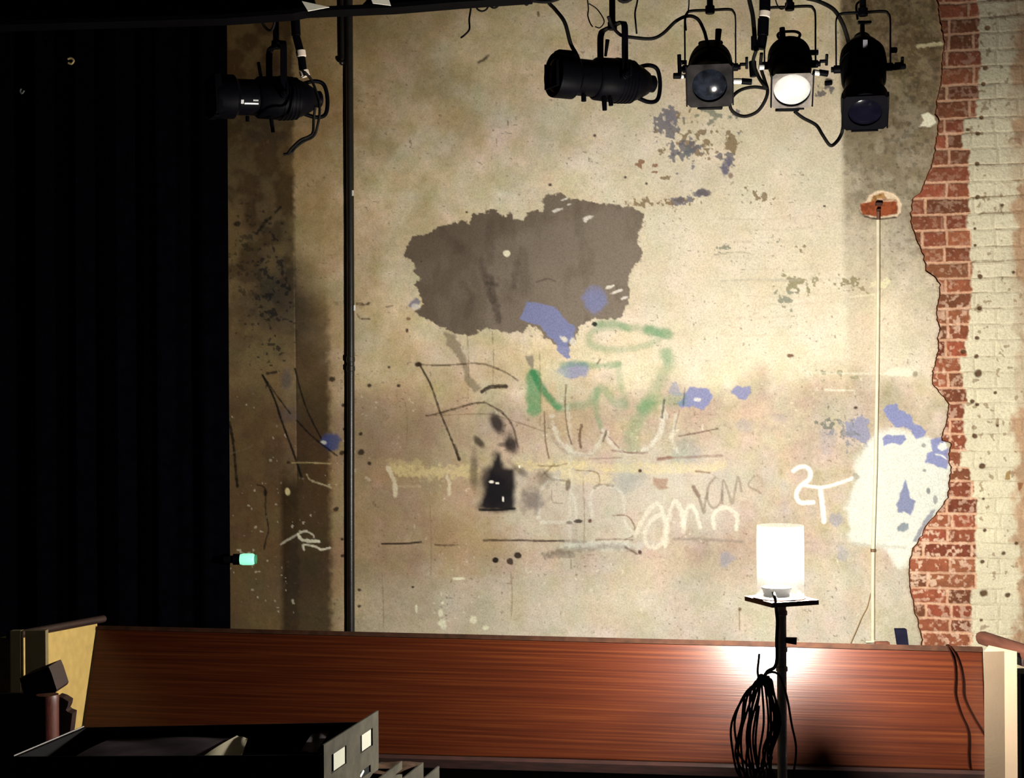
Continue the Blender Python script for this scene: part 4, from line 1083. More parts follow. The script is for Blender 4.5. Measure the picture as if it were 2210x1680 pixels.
MB().cyl(P(592, 250, LY - .05), P(596, 280, LY - .05), .008, 10).build('shutter_handle', M_black, t)
MB().cyl(P(541, 244, LY - .04), P(541, 256, LY - .04), .008, 10).build('focus_knob', M_black, t)

# second ellipsoidal, left of the row
pv = P(1330, 176, LY)
t, MS, R, sd, fw = lantern('stage_lantern', 'black tubular stage light seen side on, hanging above the grey brown patch', pv, (-.90, -.41, .0), 1.0, 'long', M_darklens, M_black, top_py=-60, hw=.078, frame=False)
MB().cyl(P(1315, 124, LY - .05), P(1320, 88, LY - .05), .0055, 12, .0085).build('shutter_handle', M_black, t)
MB().cyl(P(1311, 214, LY - .06), P(1312, 241, LY - .06), .0105, 12, .009).build('shutter_handle', M_black, t)
MB().cyl(P(1324, 214, LY - .06), P(1326, 231, LY - .06), .009, 12).build('shutter_handle', M_black, t)
MB().cyl(P(1267, 206, LY - .08), P(1267, 221, LY - .08), .010, 12).build('focus_knob', M_black, t)
m = MB()
for q in (-1, 1):
    m.box((.016, .006, .10), MS @ Matrix.Translation((.268, q * .052, 0)), .002)
m.box((.016, .11, .006), MS @ Matrix.Translation((.268, 0, -.048)), .002)
m.build('gel_runner', M_black, t)
m = MB().box((.07, .05, .02), MS @ Matrix.Translation((.215, 0, .088)), .006)
m.build('top_clip', M_black, t)

def shutters(t, items):
    for (x0, y0, x1, y1, r, mt) in items:
        MB().cyl(P(x0, y0, LY - .12), P(x1, y1, LY - .12), r, 12).build('shutter_handle' if mt is M_black else 'shutter_blade', mt, t)

# third: square frame facing us, dark lens
pv = P(1541, 152, LY)
t, MS, R, sd, fw = lantern('stage_lantern', 'stage light facing us with a dark round lens in a square grey frame', pv, (-.13, -.85, -.53), 0.98, 'short', M_lens, top_py=-60, hw=.088)
shutters(t, [(1461, 168, 1477, 168, .012, M_black), (1474, 122, 1475, 164, .008, M_black), (1477, 139, 1490, 139, .009, M_black), (1608, 181, 1630, 183, .0125, M_black)])
shutters(t, [(1478, 169, 1494, 169, .009, M_tab), (1590, 181, 1608, 181, .0115, M_tab)])
MB().cyl(P(1556, 112, LY), P(1560, 68, LY), .010, 12, .013).build('lamp_cable_socket', M_black, t)
MB().box((.09, .02, .012), Matrix.Translation(P(1541, 238, LY - .10)), .003).build('hook', M_black, t)

# fourth: bright frosted lens
pv = P(1713, 147, LY)
t, MS, R, sd, fw = lantern('stage_lantern', 'stage light with a bright white frosted round lens, fourth from the left', pv, (-.10, -.74, -.67), 0.98, 'short', M_frost, mat('pale_frame', srgb(112, 104, 98), .6, .0, .4, 30, spec=.2), top_py=-60, hw=.078, hole=.94)
shutters(t, [(1775, 164, 1795, 167, .0125, M_black), (1640, 104, 1641, 116, .010, M_black), (1788, 188, 1803, 186, .010, M_black), (1757, 121, 1774, 121, .011, M_black)])
shutters(t, [(1762, 163, 1777, 166, .0115, M_tab), (1646, 151, 1657, 151, .0125, M_tab)])
MB().cyl(P(1698, 92, LY), P(1697, 66, LY), .013, 12, .011).build('lamp_cable_socket', M_black, t)
MB().box((.092, .02, .011), Matrix.Translation(P(1706, 244, LY - .08)), .003).build('hook', M_black, t)

# fifth: steep, at the right
pv = P(1871, 156, LY)
t, MS, R, sd, fw = lantern('stage_lantern', 'black stage light at the right end of the row, tipped steeply down', pv, (-.13, -.64, -.766), 1.03, 'long', M_darklens, M_black, top_py=-60, hw=.080)
c0 = P(1877, 95, LY - .10)
MB().box((.018, .004, .034), Matrix.Translation(P(1876, 104, LY - .095)), .001).build('label_sticker', mat('grey_sticker', srgb(150, 150, 160), .4), t)
MB().cyl(P(1936, 156, LY - .05), P(1962, 153, LY - .05), .011, 12).build('shutter_handle', M_black, t)
MB().cyl(P(1930, 118, LY), P(1944, 118, LY), .012, 12).build('locking_knob', M_black, t)
MB().box((.055, .03, .012), Matrix.Translation(P(1874, 58, LY + .05)), .003).build('badge', mat('grey_badge', srgb(70, 70, 78), .4), t)

# the bar they hang from
zb = P(1105, -72, LY).z
o = MB().cyl((-4.3, LY, zb), (4.3, LY, zb), .025, 20).build('lighting_bar', M_beam)
tag(o, 'black horizontal lighting bar the stage lights hang from', 'bar')
# hook clamps belong to the bar's lanterns
# dark beam running along the top left
def beam():
    yb = 5.35
    t = thing('roof_beam', P(400, 20, yb), 'black steel beam along the top left edge', 'beam')
    lo = [(-60, 42), (300, 36), (490, 33), (640, 24), (664, 19), (860, 13), (1000, 3), (1160, -6)]
    pts = [P(x, y, yb) for x, y in lo] + [P(x, y - 75, yb) for x, y in [(1160, -6), (760, 0), (-60, 42)]]
    # lower flange
    fl = [P(x, y, yb) for x, y in lo] + [P(x, y - 9, yb) for x, y in lo[::-1]]
    MB().prism(fl, (0, .10, 0)).build('flange', M_beam, t, smooth=False)
    q = MB()
    q.prism([P(x, y, yb + .03) for x, y in [(-60, 36), (300, 30), (490, 28), (640, 22), (700, 14), (690, 2), (672, -60), (-60, -60)]], (0, .04, 0))
    q.prism([P(x, y, yb + .03) for x, y in [(790, 8), (1000, 2), (1160, -8), (1160, -60), (800, -60), (800, -2)]], (0, .04, 0))
    q.build('web', M_beam, t, smooth=False)
    MB().prism([P(x, y, yb - .012) for x, y in [(661, -3), (674, 18.5), (696, 14.5), (720, 10.5), (700, 6)]], (0, .008, 0)).build('gusset', M_white, t, smooth=False)['label'] = 'white painted gusset'
    MB().prism([P(x, y, yb - .012) for x, y in [(809, -8), (814, 3), (853, 8.5), (848, -8)]], (0, .008, 0)).build('gusset', M_white, t, smooth=False)['label'] = 'white painted gusset'
beam()

# ------------------------------------------------------------------ cables up top
def cable(name, pts, wpx, label, Y=5.82, m=M_blackrub, cat='cable', group='cables around the stage lights', k=6, Ys=None):
    r = wpx / 2 * Y / F
    p = [P(x, y, (Ys[i] if Ys else Y + .02 * math.sin(i * 1.3))) for i, (x, y) in enumerate(pts)]
    o = MB().tube(p, r, 10, k).build(name, m)
    return tag(o, label, cat, group)
cable('power_cable', [(1165, -60), (1190, 0), (1208, 22), (1228, 50), (1240, 95), (1252, 118), (1259, 136)], 8.5, 'black cable dropping to the front of the side-on stage light')
cable('power_cable', [(1322, 38), (1330, 58), (1348, 78), (1375, 84), (1415, 87), (1440, 76), (1468, 50), (1494, 39), (1515, 46), (1528, 70), (1534, 92), (1540, 112)], 7.5, 'black cable swagged between the side-on light and the dark lens light')
cable('power_cable', [(1620, -60), (1626, 0), (1634, 40), (1638, 92), (1640, 115)], 10, 'black cable dropping straight down left of the frosted light', Y=5.80)
cable('power_cable', [(1640, 116), (1634, 140), (1644, 170), (1655, 188), (1663, 198)], 8, 'short black cable tail curling beside the frosted light', Y=5.76)
cable('power_cable', [(1664, 198), (1635, 194), (1606, 200), (1587, 216), (1583, 236), (1594, 251), (1615, 257), (1640, 248), (1656, 228), (1664, 204), (1658, 180), (1650, 150), (1652, 120)], 7.5, 'black cable looped in a ring between the two lens lights', Y=5.84)
cable('power_cable', [(1722, 248), (1740, 262), (1768, 278), (1782, 300), (1798, 322), (1812, 314), (1822, 298), (1826, 282)], 7.5, 'black cable hanging in a dip between the frosted light and the right end light', Y=5.84)
cable('power_cable', [(1715, -40), (1740, -2), (1775, 10), (1808, 28), (1826, 56), (1836, 84), (1842, 110)], 9, 'dark cable arching to the back of the right end light', Y=6.2)
cable('power_cable', [(1845, -60), (1870, 0), (1858, 20), (1860, 50)], 5, 'thin black cable entering the top of the right end light', Y=5.95)
cable('safety_cable', [(1390, -60), (1386, 0), (1380, 30), (1381, 52), (1383, 76)], 4, 'thin black tail hanging between the side-on and dark lens lights', cat='cable')
cable('safety_cable', [(1270, -60), (1279, 14), (1278, 35), (1283, 52), (1288, 60)], 3, 'thin wire hanging at the left of the side-on light yoke')
cable('safety_cable', [(1281, 10), (1296, 20), (1308, 36), (1313, 50), (1304, 62), (1294, 60)], 2.6, 'thin wire loop against the left arm of the side-on light yoke')
cable('safety_cable', [(1678, -40), (1684, 8), (1694, 26), (1706, 20), (1708, 0), (1708, -40)], 3, 'thin wire loop under the frosted light clamp')
cable('safety_cable', [(1498, -60), (1496, 20), (1489, 45), (1490, 70)], 3, 'thin wire along the left arm of the dark lens light yoke')
cable('power_cable', [(1325, -40), (1355, 6), (1410, -30)], 10, 'thick black cable drooping above the side-on stage light', Y=5.6)
cable('power_cable', [(1100, -40), (1128, -8), (1180, 4), (1215, -2), (1240, -20)], 9, 'thick black cable bunched at the top edge left of the side-on light', Y=5.6)
o = cable('power_cable', [(1026, -60), (1026, 10), (1022, 40), (1022, 62), (1012, 74), (1004, 80)], 4.2, 'short black cable end with a knot hanging from the beam')
for (cx, cy, r_, w_, lb) in ((1050, 8, 14, 4, 'small black wire loop hanging at the top edge, left one of two'), (1076, 6, 10, 4, 'small black wire loop hanging at the top edge, right one of two')):
    pts = [P(cx + r_ * math.cos(a), cy + r_ * 1.1 * math.sin(a), 5.6) for a in [2 * math.pi * i / 14 for i in range(14)]]
    tag(MB().tube(pts, w_ / 2 * 5.6 / F, 8, 3, True).build('wire_loop', M_blackrub), lb, 'wire', 'cables around the stage lights')
o = MB().tube([P(1146, 8, 5.6), P(1150, 2, 5.6), P(1158, -20, 5.6)], .004, 8, 3).sphere(P(1146, 8, 5.6), .009, 12).build('cable_end', M_blackrub)
tag(o, 'little black cable tip poking down at the top edge', 'cable', 'cables around the stage lights')

# cable connectors with white tape
def connector(label, pts, wpx, tapes, Y):
    r = wpx / 2 * Y / F
    t = thing('cable_connector', P(pts[-1][0], pts[-1][1], Y), label, 'cable connector', 'taped cable connectors')
    sp = [P(x, y, Y) for x, y in pts]
    for i in range(len(sp) - 1):
        MB().cyl(sp[i], sp[i + 1], r * (1 if i % 2 == 0 else .86), 18).build('connector_body', M_black, t)
    for (x0, y0, x1, y1) in tapes:
        MB().cyl(P(x0, y0, Y), P(x1, y1, Y), r * 1.05, 18).build('tape_band', M_tape, t)['label'] = 'pale tape band'
    return t
connector('black cable connector with a pale tape band between the two lens lights', [(1662, -60), (1660, 30), (1657, 46), (1655, 84), (1650, 112)], 24, [(1661, 30, 1659, 44)], 5.84)
connector('small black plug hanging left of the frosted light', [(1636, 84), (1636, 114)], 13, [], 5.78)
connector('small black socket with a bare metal ring, beside the frosted light handle', [(1632, 138), (1634, 172)], 16, [], 5.84)
connector('black cable connector with two pale tape bands over the left stage light', [(646, 18), (648, 72), (656, 104), (659, 118), (662, 146)], 20, [(657, 103, 659, 118), (663, 147, 667, 160)], 5.84)
cable('power_cable', [(640, -40), (642, 10), (646, 60), (650, 90)], 7, 'black cable running down to the taped connector at the left', Y=5.86)
cable('power_cable', [(665, 150), (680, 168), (692, 200), (697, 232), (693, 262), (684, 288), (662, 300), (645, 312), (634, 324), (618, 328)], 6, 'black cable hanging in a loop behind the left stage light', Y=5.78)
cable('power_cable', [(688, 225), (684, 250), (682, 280), (672, 290), (655, 297), (638, 312), (628, 324)], 6, 'second black strand of the loop under the left stage light', Y=5.74)
cable('power_cable', [(560, -30), (575, 40), (592, 60), (602, 40), (606, -20)], 6, 'black cable draped over the left stage light clamp', Y=5.80)

# ------------------------------------------------------------------ wooden panel
KD = 0.8545
YR, YL = 5.98 * KD, 6.539 * KD
TL, TR = P(205, 1340, YL), P(2115, 1408, YR)
ed = (TR - TL).normalized()
TILT = math.radians(22)
dn = Vector((0, -math.sin(TILT), -math.cos(TILT)))
dn = (dn - ed * dn.dot(ed)).normalized()
nrm = dn.cross(ed).normalized()
if nrm.y > 0: nrm = -nrm
def on_panel(px, py, lift=0.0):
    rx, rz = ray2(px, py)
    d = Vector((rx, 1, rz))
    s = (TL + nrm * lift - EYE).dot(nrm) / d.dot(nrm)
    return EYE + d * s

def panel():
    t = thing('wooden_panel', (0.0, 5.3, 0.0), 'long glossy red-brown wood veneer panel leaning back across the stage front', 'panel')
    c = [on_panel(205, 1340), on_panel(2115, 1408), on_panel(2122, 1676), on_panel(165, 1600)]
    vs = c + [p - nrm * .028 for p in c]
    me = MB().add(vs, [(0, 1, 2, 3), (7, 6, 5, 4), (0, 4, 5, 1), (1, 5, 6, 2), (2, 6, 7, 3), (3, 7, 4, 0)])
    bm = bmesh.new()
    bv = [bm.verts.new(v) for v in me.v]
    for f in me.f: bm.faces.new([bv[i] for i in f])
    bmesh.ops.recalc_face_normals(bm, faces=bm.faces[:])
    bmesh.ops.bevel(bm, geom=bm.edges[:], offset=.006, segments=3, affect='EDGES', profile=.5)
    # local frame with X along the grain
    R = Matrix((ed, -dn, nrm)).transposed().to_4x4()
    Mi = (Matrix.Translation(TL) @ R).inverted()
    for v in bm.verts: v.co = Mi @ v.co
    d = bpy.data.meshes.new('board'); bm.to_mesh(d); bm.free()
    d.materials.append(veneer_mat())
    o = bpy.data.objects.new('board', d); C.objects.link(o); o.parent = t
    o.matrix_local = Matrix.Translation(-Vector(t.location)) @ Matrix.Translation(TL) @ R
    st = [on_panel(206, 1340.5, .001), on_panel(2113, 1408.5, .001), on_panel(2113, 1420, .001), on_panel(205, 1349, .001)]
    MB().prism(st, nrm * .003).build('top_strip', mat('dull_edge_strip', (.020, .0075, .0036, 1), .75, 0, .4, 30, spec=.08), t, smooth=False)
    # base ledge and riser below
    a, b = on_panel(160, 1600), on_panel(2126, 1677)
    f = Vector((0, -1, 0))
    q = MB().hexa([a + f * .05 - Vector((0, 0, .03)), b + f * .05 - Vector((0, 0, .03)), b + f * -.05 - Vector((0, 0, .03)), a + f * -.05 - Vector((0, 0, .03)),
                   a + f * .05, b + f * .05, b + f * -.05, a + f * -.05])
    q.build('ledge', M_dark_wood, t, smooth=False)
    a2, b2 = Vector((a.x, a.y, 0.02)), Vector((b.x, b.y, 0.02))
    dz = Vector((0, 0, .03))
    q = MB().hexa([a2 + f * .02, b2 + f * .02, b2 - f * .02, a2 - f * .02, a + f * .02 - dz, b + f * .02 - dz, b - f * .02 - dz, a - f * .02 - dz])
    q.build('riser', M_floor, t, smooth=False)
    # struts behind hold it up
    for x, y in ((420, 1440), (1100, 1460), (1800, 1500)):
        p = on_panel(x, y) - nrm * .03
        MB().cyl(p, Vector((p.x, p.y + .30, 0.0)), .02, 10).build('strut', M_dark_wood, t)
panel()
for pts, lb in (([(2040, 1408), (2052, 1440), (2054, 1475), (2053, 1510), (2064, 1550), (2080, 1590), (2080, 1640), (2082, 1668)], 'thin dark cord down the right end of the wooden panel, inner one'),
                ([(2044, 1407), (2062, 1440), (2070, 1480), (2072, 1515), (2090, 1555), (2112, 1592), (2126, 1620), (2134, 1668)], 'thin dark cord down the right end of the wooden panel, the one nearer the post')):
    p = [on_panel(x, y, .006) for x, y in pts]
    o = MB().tube([on_panel(2036, 1404, -.05)] + p, .0030, 8, 6).build('hanging_cord', mat('brown_cord', (.010, .003, .002, 1), .9, spec=0.0))
    tag(o, lb, 'cord', 'cords over the wooden panel')
c = (P(1928, 1369, 5.21), P(1951, 1369, 5.21), P(1955, 1404, 5.21), P(1933, 1404, 5.21))
o = MB().prism(c, (0, .03, 0)).build('black_box', mat('dark_blue_plastic', (.003, .003, .006, 1), .9, spec=0.0), smooth=False)
tag(o, 'small dark box standing on the top edge of the wooden panel, right of the conduit', 'box')
o = MB().box((.05, .03, .014), Matrix.Translation(P(1897, 1399, 5.23)), .004).build('wood_scrap', M_rail)
tag(o, 'tiny brown scrap lying on the panel top below the conduit', 'scrap')

# ------------------------------------------------------------------ ghost light
GY = 4.7
def ghost():
    s = GY / F
    base = P(1681, 1680, GY); x0 = base.x
    t = thing('ghost_light', Vector((x0, GY, 0)), 'bare bulb ghost light in a glass cylinder on a tall metal stand', 'ghost light')
    zb = P(1681, 1303, GY).z
    top = Vector((P(1681, 1303, GY).x, GY, zb))
    MB().cyl((top.x, GY, 0.0), (top.x, GY, zb - .01), .0152, 24).build('pole', M_polemetal, t)
    for y in (1330, 1409, 1451):
        z = P(1681, y, GY).z
        MB().cyl((top.x, GY, z - .008), (top.x, GY, z + .008), .0185, 22).build('collar', M_polemetal, t)
    z = P(1681, 1388, GY).z
    m = MB().cyl((top.x, GY, z), (P(1712, 1388, GY).x, GY - .01, z - .003), .009, 12, .012)
    m.build('locking_knob', M_purple, t)
    MB().lathe([(0.0, .17), (.012, .17), (.02, .15), (.03, .05), (.06, .03)], Matrix.Translation((top.x, GY, 0)) @ Matrix.Rotation(-math.pi / 2, 4, 'Y'), 40).build('base', M_black, t)
    R = Matrix.Rotation(math.radians(21), 4, 'Z')
    MB().box((.169, .169, .0155), Matrix.Translation((top.x, GY, zb)) @ R, .0015).build('board', M_board, t)
    RX = Matrix.Rotation(-math.pi / 2, 4, 'Y')
    zt = zb + .007
    MB().lathe([(0, .076), (.003, .082), (.005, .082), (.007, .07)], Matrix.Translation((top.x - .006, GY, zt)) @ RX, 44).build('saucer', M_steel, t)
    MB().lathe([(.006, .03), (.006, .040), (.026, .044), (.031, .048), (.036, .048), (.037, .03)], Matrix.Translation((top.x - .015, GY, zt)) @ RX, 36).build('socket', M_blackrub, t)
    MB().cyl((top.x - .030, GY - .045, zt + .012), (top.x - .024, GY - .056, zt + .002), .005, 12).build('switch', M_tab, t)
    gc = Vector((P(1680, 1200, GY).x, GY, zt + .008))
    hgt = P(1680, 1141, GY).z - gc.z
    ro = .0742
    g = MB()
    n = 72
    vs, fs = [], []
    for i, (r, zz) in enumerate([(ro - .002, 0), (ro, 0), (ro, hgt), (ro - .002, hgt)]):
        for k in range(n):
            a = 2 * math.pi * k / n
            rr = r * (1 + .006 * math.cos(a * 18))
            vs.append(gc + Vector((rr * math.cos(a), rr * math.sin(a), zz)))
    for i in range(4):
        j = (i + 1) % 4
        for k in range(n):
            k2 = (k + 1) % n
            fs.append((i * n + k, i * n + k2, j * n + k2, j * n + k))
    g.add(vs, fs)
    g.build('glass_cylinder', dusty_glass(), t)
    bc = P(1672, 1196, GY)
    RB = Matrix.Translation(bc) @ RX
    bp = [(k_ * .86, r_ * .86) for k_, r_ in [(.044, .0005), (.043, .010), (.036, .025), (.022, .037), (.004, .041), (-.014, .037), (-.03, .026), (-.045, .018), (-.060, .016)]]
    MB().lathe(bp, RB, 32, caps=False).build('bulb', bulb_mat(), t)
    MB().lathe([(-.085, .012), (-.083, .0145), (-.052, .0145)], RB, 20).build('bulb_cap', M_steel, t)
ghost()

def coil():
    m = MB()
    rr = .0036
    random.seed(21)
    def L(pts, Ys=None):
        n = len(pts)
        return [P(x, y, GY - .035 + (Ys[i] if Ys else 0)) for i, (x, y) in enumerate(pts)]
    # continuous hank: elongated loops pinched at the top
    path = []
    widths = [(1570, 1662), (1580, 1656), (1592, 1668), (1600, 1650), (1574, 1640), (1608, 1672), (1586, 1664), (1614, 1654), (1577, 1670), (1598, 1676), (1622, 1708)]
    for i, (a, b) in enumerate(widths):
        top_x = 1642 + random.uniform(-12, 10); top_y = 1466 + random.uniform(-3, 12)
        bot = 1682 + random.uniform(-24, 34)
        dy = [(-.03, .03)[i % 2] * random.random() for _ in range(8)]
        mid = 1585 + random.uniform(-30, 30)
        if b > 1700:
            loop = [(top_x, top_y - 6), (1672, 1462), (1690, 1510), (1700, 1570), (1709, 1620), (1704, 1670), (1690, 1710), (1665, 1716), (1640, 1700), (1625, 1650), (1622, 1600), (1630, 1530)]
        else:
            loop = [(top_x, top_y), (top_x + (b - top_x) * .5, top_y + 26), (b, mid - 20 + random.uniform(-20, 20)), (b - 4 + random.uniform(-22, 2), mid + 50), (b - 14, bot - 14), ((a + b) / 2 + random.uniform(-10, 10), bot + random.uniform(0, 12)),
                    (a + 16, bot - 14), (a + random.uniform(0, 10), mid + 50), (a + random.uniform(0, 18), mid - 10), (top_x - (top_x - a) * .5, top_y + 34)]
        for j, (x, y) in enumerate(loop):
            path.append(P(x, y, GY - .045 + .022 * math.sin(i * 1.7 + j * .9)))
    m.tube(path, rr, 8, 5)
    o = m.build('cable_coil', M_blackrub)
    tag(o, 'black cable coiled in long loops, hanging on the ghost light stand', 'cable')
    # cable running up the pole and the loose end
    o = MB().tube([P(1640, 1470, GY - .05), P(1650, 1456, GY - .045), P(1664, 1448, GY - .035), P(1670, 1430, GY - .03), P(1670, 1390, GY - .028), P(1672, 1350, GY - .026), P(1670, 1325, GY - .028), P(1668, 1302, GY - .10), P(1664, 1286, GY - .09)], .0055, 10, 6).build('flex_cord', M_blackrub)
    tag(o, 'black flex running up the pole of the ghost light', 'cord')
    o = MB().tube([P(1630, 1470, GY - .05), P(1628, 1455, GY - .05), P(1630, 1436, GY - .05), P(1632, 1418, GY - .05)], .0035, 8, 5).build('cable_end', M_blackrub)
    tag(o, 'stiff cable end sticking up out of the coiled cable', 'cable')
coil()

# ------------------------------------------------------------------ right end: cream post and hand rail
def right_end():
    yb = 6.02
    a, b, c = P(2117, 1405, 4.900), P(2161, 1425, 4.906), P(2188, 1426, 4.897)
    zt = b.z + .01
    def col(p): return [Vector((p.x, p.y, 0.0)), Vector((p.x, p.y, zt))]
    A, Bc, Cc = col(a), col(b), col(c)
    d = Vector(((a.x + c.x) / 2, 5.02, 0)); D = [d, Vector((d.x, d.y, zt))]
    o = MB().add([A[0], Bc[0], Cc[0], D[0], A[1], Bc[1], Cc[1], D[1]], [(0, 3, 2, 1), (4, 5, 6, 7), (0, 1, 5, 4), (1, 2, 6, 5), (2, 3, 7, 6), (3, 0, 4, 7)]).build('cream_post', M_creamdim, smooth=False)
    tag(o, 'cream painted square post at the right end of the wooden panel', 'post')
    # rail
    p, q = P(2108, 1386, 5.3), P(2330, 1462, 4.5)
    m = MB()
    dr = (q - p).normalized(); sdv = dr.cross(Vector((0, 0, 1))).normalized(); upv = sdv.cross(dr)
    prof = [(x_ * .72, z_ * .72) for x_, z_ in [(-.030, -.020), (-.024, -.030), (.024, -.030), (.030, -.020), (.034, .004), (.026, .022), (.010, .030), (-.010, .030), (-.026, .022), (-.034, .004)]]
    rings = [(p, .55), (p + dr * .012, .82), (p + dr * .03, 1.0), (q, 1.0)]
    vs = [c_ + sdv * x * k + upv * z * k for c_, k in rings for x, z in prof]
    n = len(prof)
    fs = [(i * n + k, i * n + (k + 1) % n, (i + 1) * n + (k + 1) % n, (i + 1) * n + k) for i in range(len(rings) - 1) for k in range(n)]
    fs += [tuple(range(n))[::-1], tuple((len(rings) - 1) * n + k for k in range(n))]
    t = thing('hand_rail', P(2210, 1450, 5.0), 'brown wooden hand rail with a rounded end at the lower right', 'hand rail')
    m.add(vs, fs).build('rail', M_rail, t)
    m = MB().cyl(p + dr * .42 - upv * .02, Vector(((p + dr * .42).x, (p + dr * .42).y, 0)), .012, 12)
    m.build('rail_post', M_black, t)
    m = MB().box((.036, .22, .040), Matrix.Translation(p + dr * .30 - upv * .030) @ dr.to_track_quat('Y', 'Z').to_matrix().to_4x4(), .012)
    m.build('rail_bracket', M_dark_wood, t)
    o = MB().hexa([Vector((P(2196, 1700, 4.95).x, 4.95, 0)) + Vector(v) for v in ((0, 0, 0), (.5, 0, 0), (.5, .1, 0), (0, .1, 0))] + [P(2196, 1468, 4.95) + Vector(v) for v in ((0, 0, 0), (.5, 0, 0), (.5, .1, 0), (0, .1, 0))]).build('black_cabinet', M_fileblack, smooth=False)
    tag(o, 'black cabinet side beside the cream post at the right edge', 'cabinet')
right_end()

# ------------------------------------------------------------------ left end
def left_end():
    # cream wing wall facing the light
    p, q = P(20, 1366, 4.90), P(204, 1333, 5.60)
    zt = (p.z + q.z) / 2
    vs = [Vector((p.x, p.y, 0)), Vector((q.x, q.y, 0)), Vector((q.x - .05, q.y + .02, 0)), Vector((p.x - .05, p.y + .02, 0))]
    vs += [Vector((v.x, v.y, p.z if i in (0, 3) else q.z)) for i, v in enumerate(vs)]
    o = MB().hexa(vs).build('cream_wing', M_cream, smooth=False)
    tag(o, 'yellowish cream wing wall at the left end of the wooden panel', 'wing wall')
    a, b = P(15, 1361, 4.88), P(217, 1326, 5.60)
    o = MB().tube([a + Vector((0, 0, .0)), b], .014, 12, 1).build('rail_cap', M_dark_wood)
    tag(o, 'dark red wooden rail along the top of the cream wing wall', 'hand rail')
    # dark stiles in front of it
    for x0, x1, y0, y1, lb in ((48, 92, 1350, 1600, 'dark brown upright board in front of the cream wing wall, wider one'), (16, 38, 1350, 1600, 'dark brown upright board at the far left edge of the cream wing wall')):
        yy = 4.80
        c = [Vector((P(x0, y1, yy).x, yy, 0)), Vector((P(x1, y1, yy).x, yy, 0)), P(x1, y0, yy), P(x0, y0, yy)]
        o = MB().prism(c, (0, .03, 0)).build('upright_board', mat('dim_brown_board', (.10, .075, .03, 1), .7), smooth=False)
        tag(o, lb, 'board', 'boards in front of the cream wing')
    c = [Vector((P(-60, 1600, 4.76).x, 4.76, 0)), Vector((P(92, 1600, 4.76).x, 4.76, 0)), P(92, 1486, 4.76), P(-60, 1486, 4.76)]  # board added to cover the cream strip and keep this low area black
    o = MB().prism(c, (0, .02, 0)).build('cover_board', M_fileblack, smooth=False)
    tag(o, 'black low board added to cover the wing behind the newel post at the left edge', 'board')
    # newel post
    t = thing('newel_post', Vector((P(94, 1680, 4.5).x, 4.5, 0)), 'turned red-brown wooden newel post at the lower left', 'post')
    c = P(94, 1600, 4.5); r = 24 * 4.5 / F
    z0, z1 = 0.0, P(94, 1488, 4.5).z
    RX = Matrix.Translation((c.x, 4.5, 0)) @ Matrix.Rotation(-math.pi / 2, 4, 'Y')
    MB().lathe([(z0, r), (z1 - .03, r), (z1 - .012, r * 1.03), (z1, r * .98)], RX, 30).build('shaft', M_red_wood, t)
    q = MB().prism([P(x, y, 4.44) for x, y in [(35, 1452), (98, 1428), (104, 1442), (115, 1478), (112, 1484), (44, 1488)]], (0, .12, 0))
    q.build('cap_block', M_dark_wood, t, smooth=False)
    # broken jagged offcut beside it
    q = MB().prism([P(x, y, 4.6) for x, y in [(116, 1492), (128, 1496), (140, 1504), (138, 1514), (134, 1522), (138, 1526), (148, 1530), (144, 1560), (140, 1585), (138, 2439), (116, 2439)]], (0, .05, 0))
    o = q.build('carved_bracket', M_dark_wood, smooth=False)
    tag(o, 'dark carved wooden bracket beside the newel post', 'bracket')
left_end()

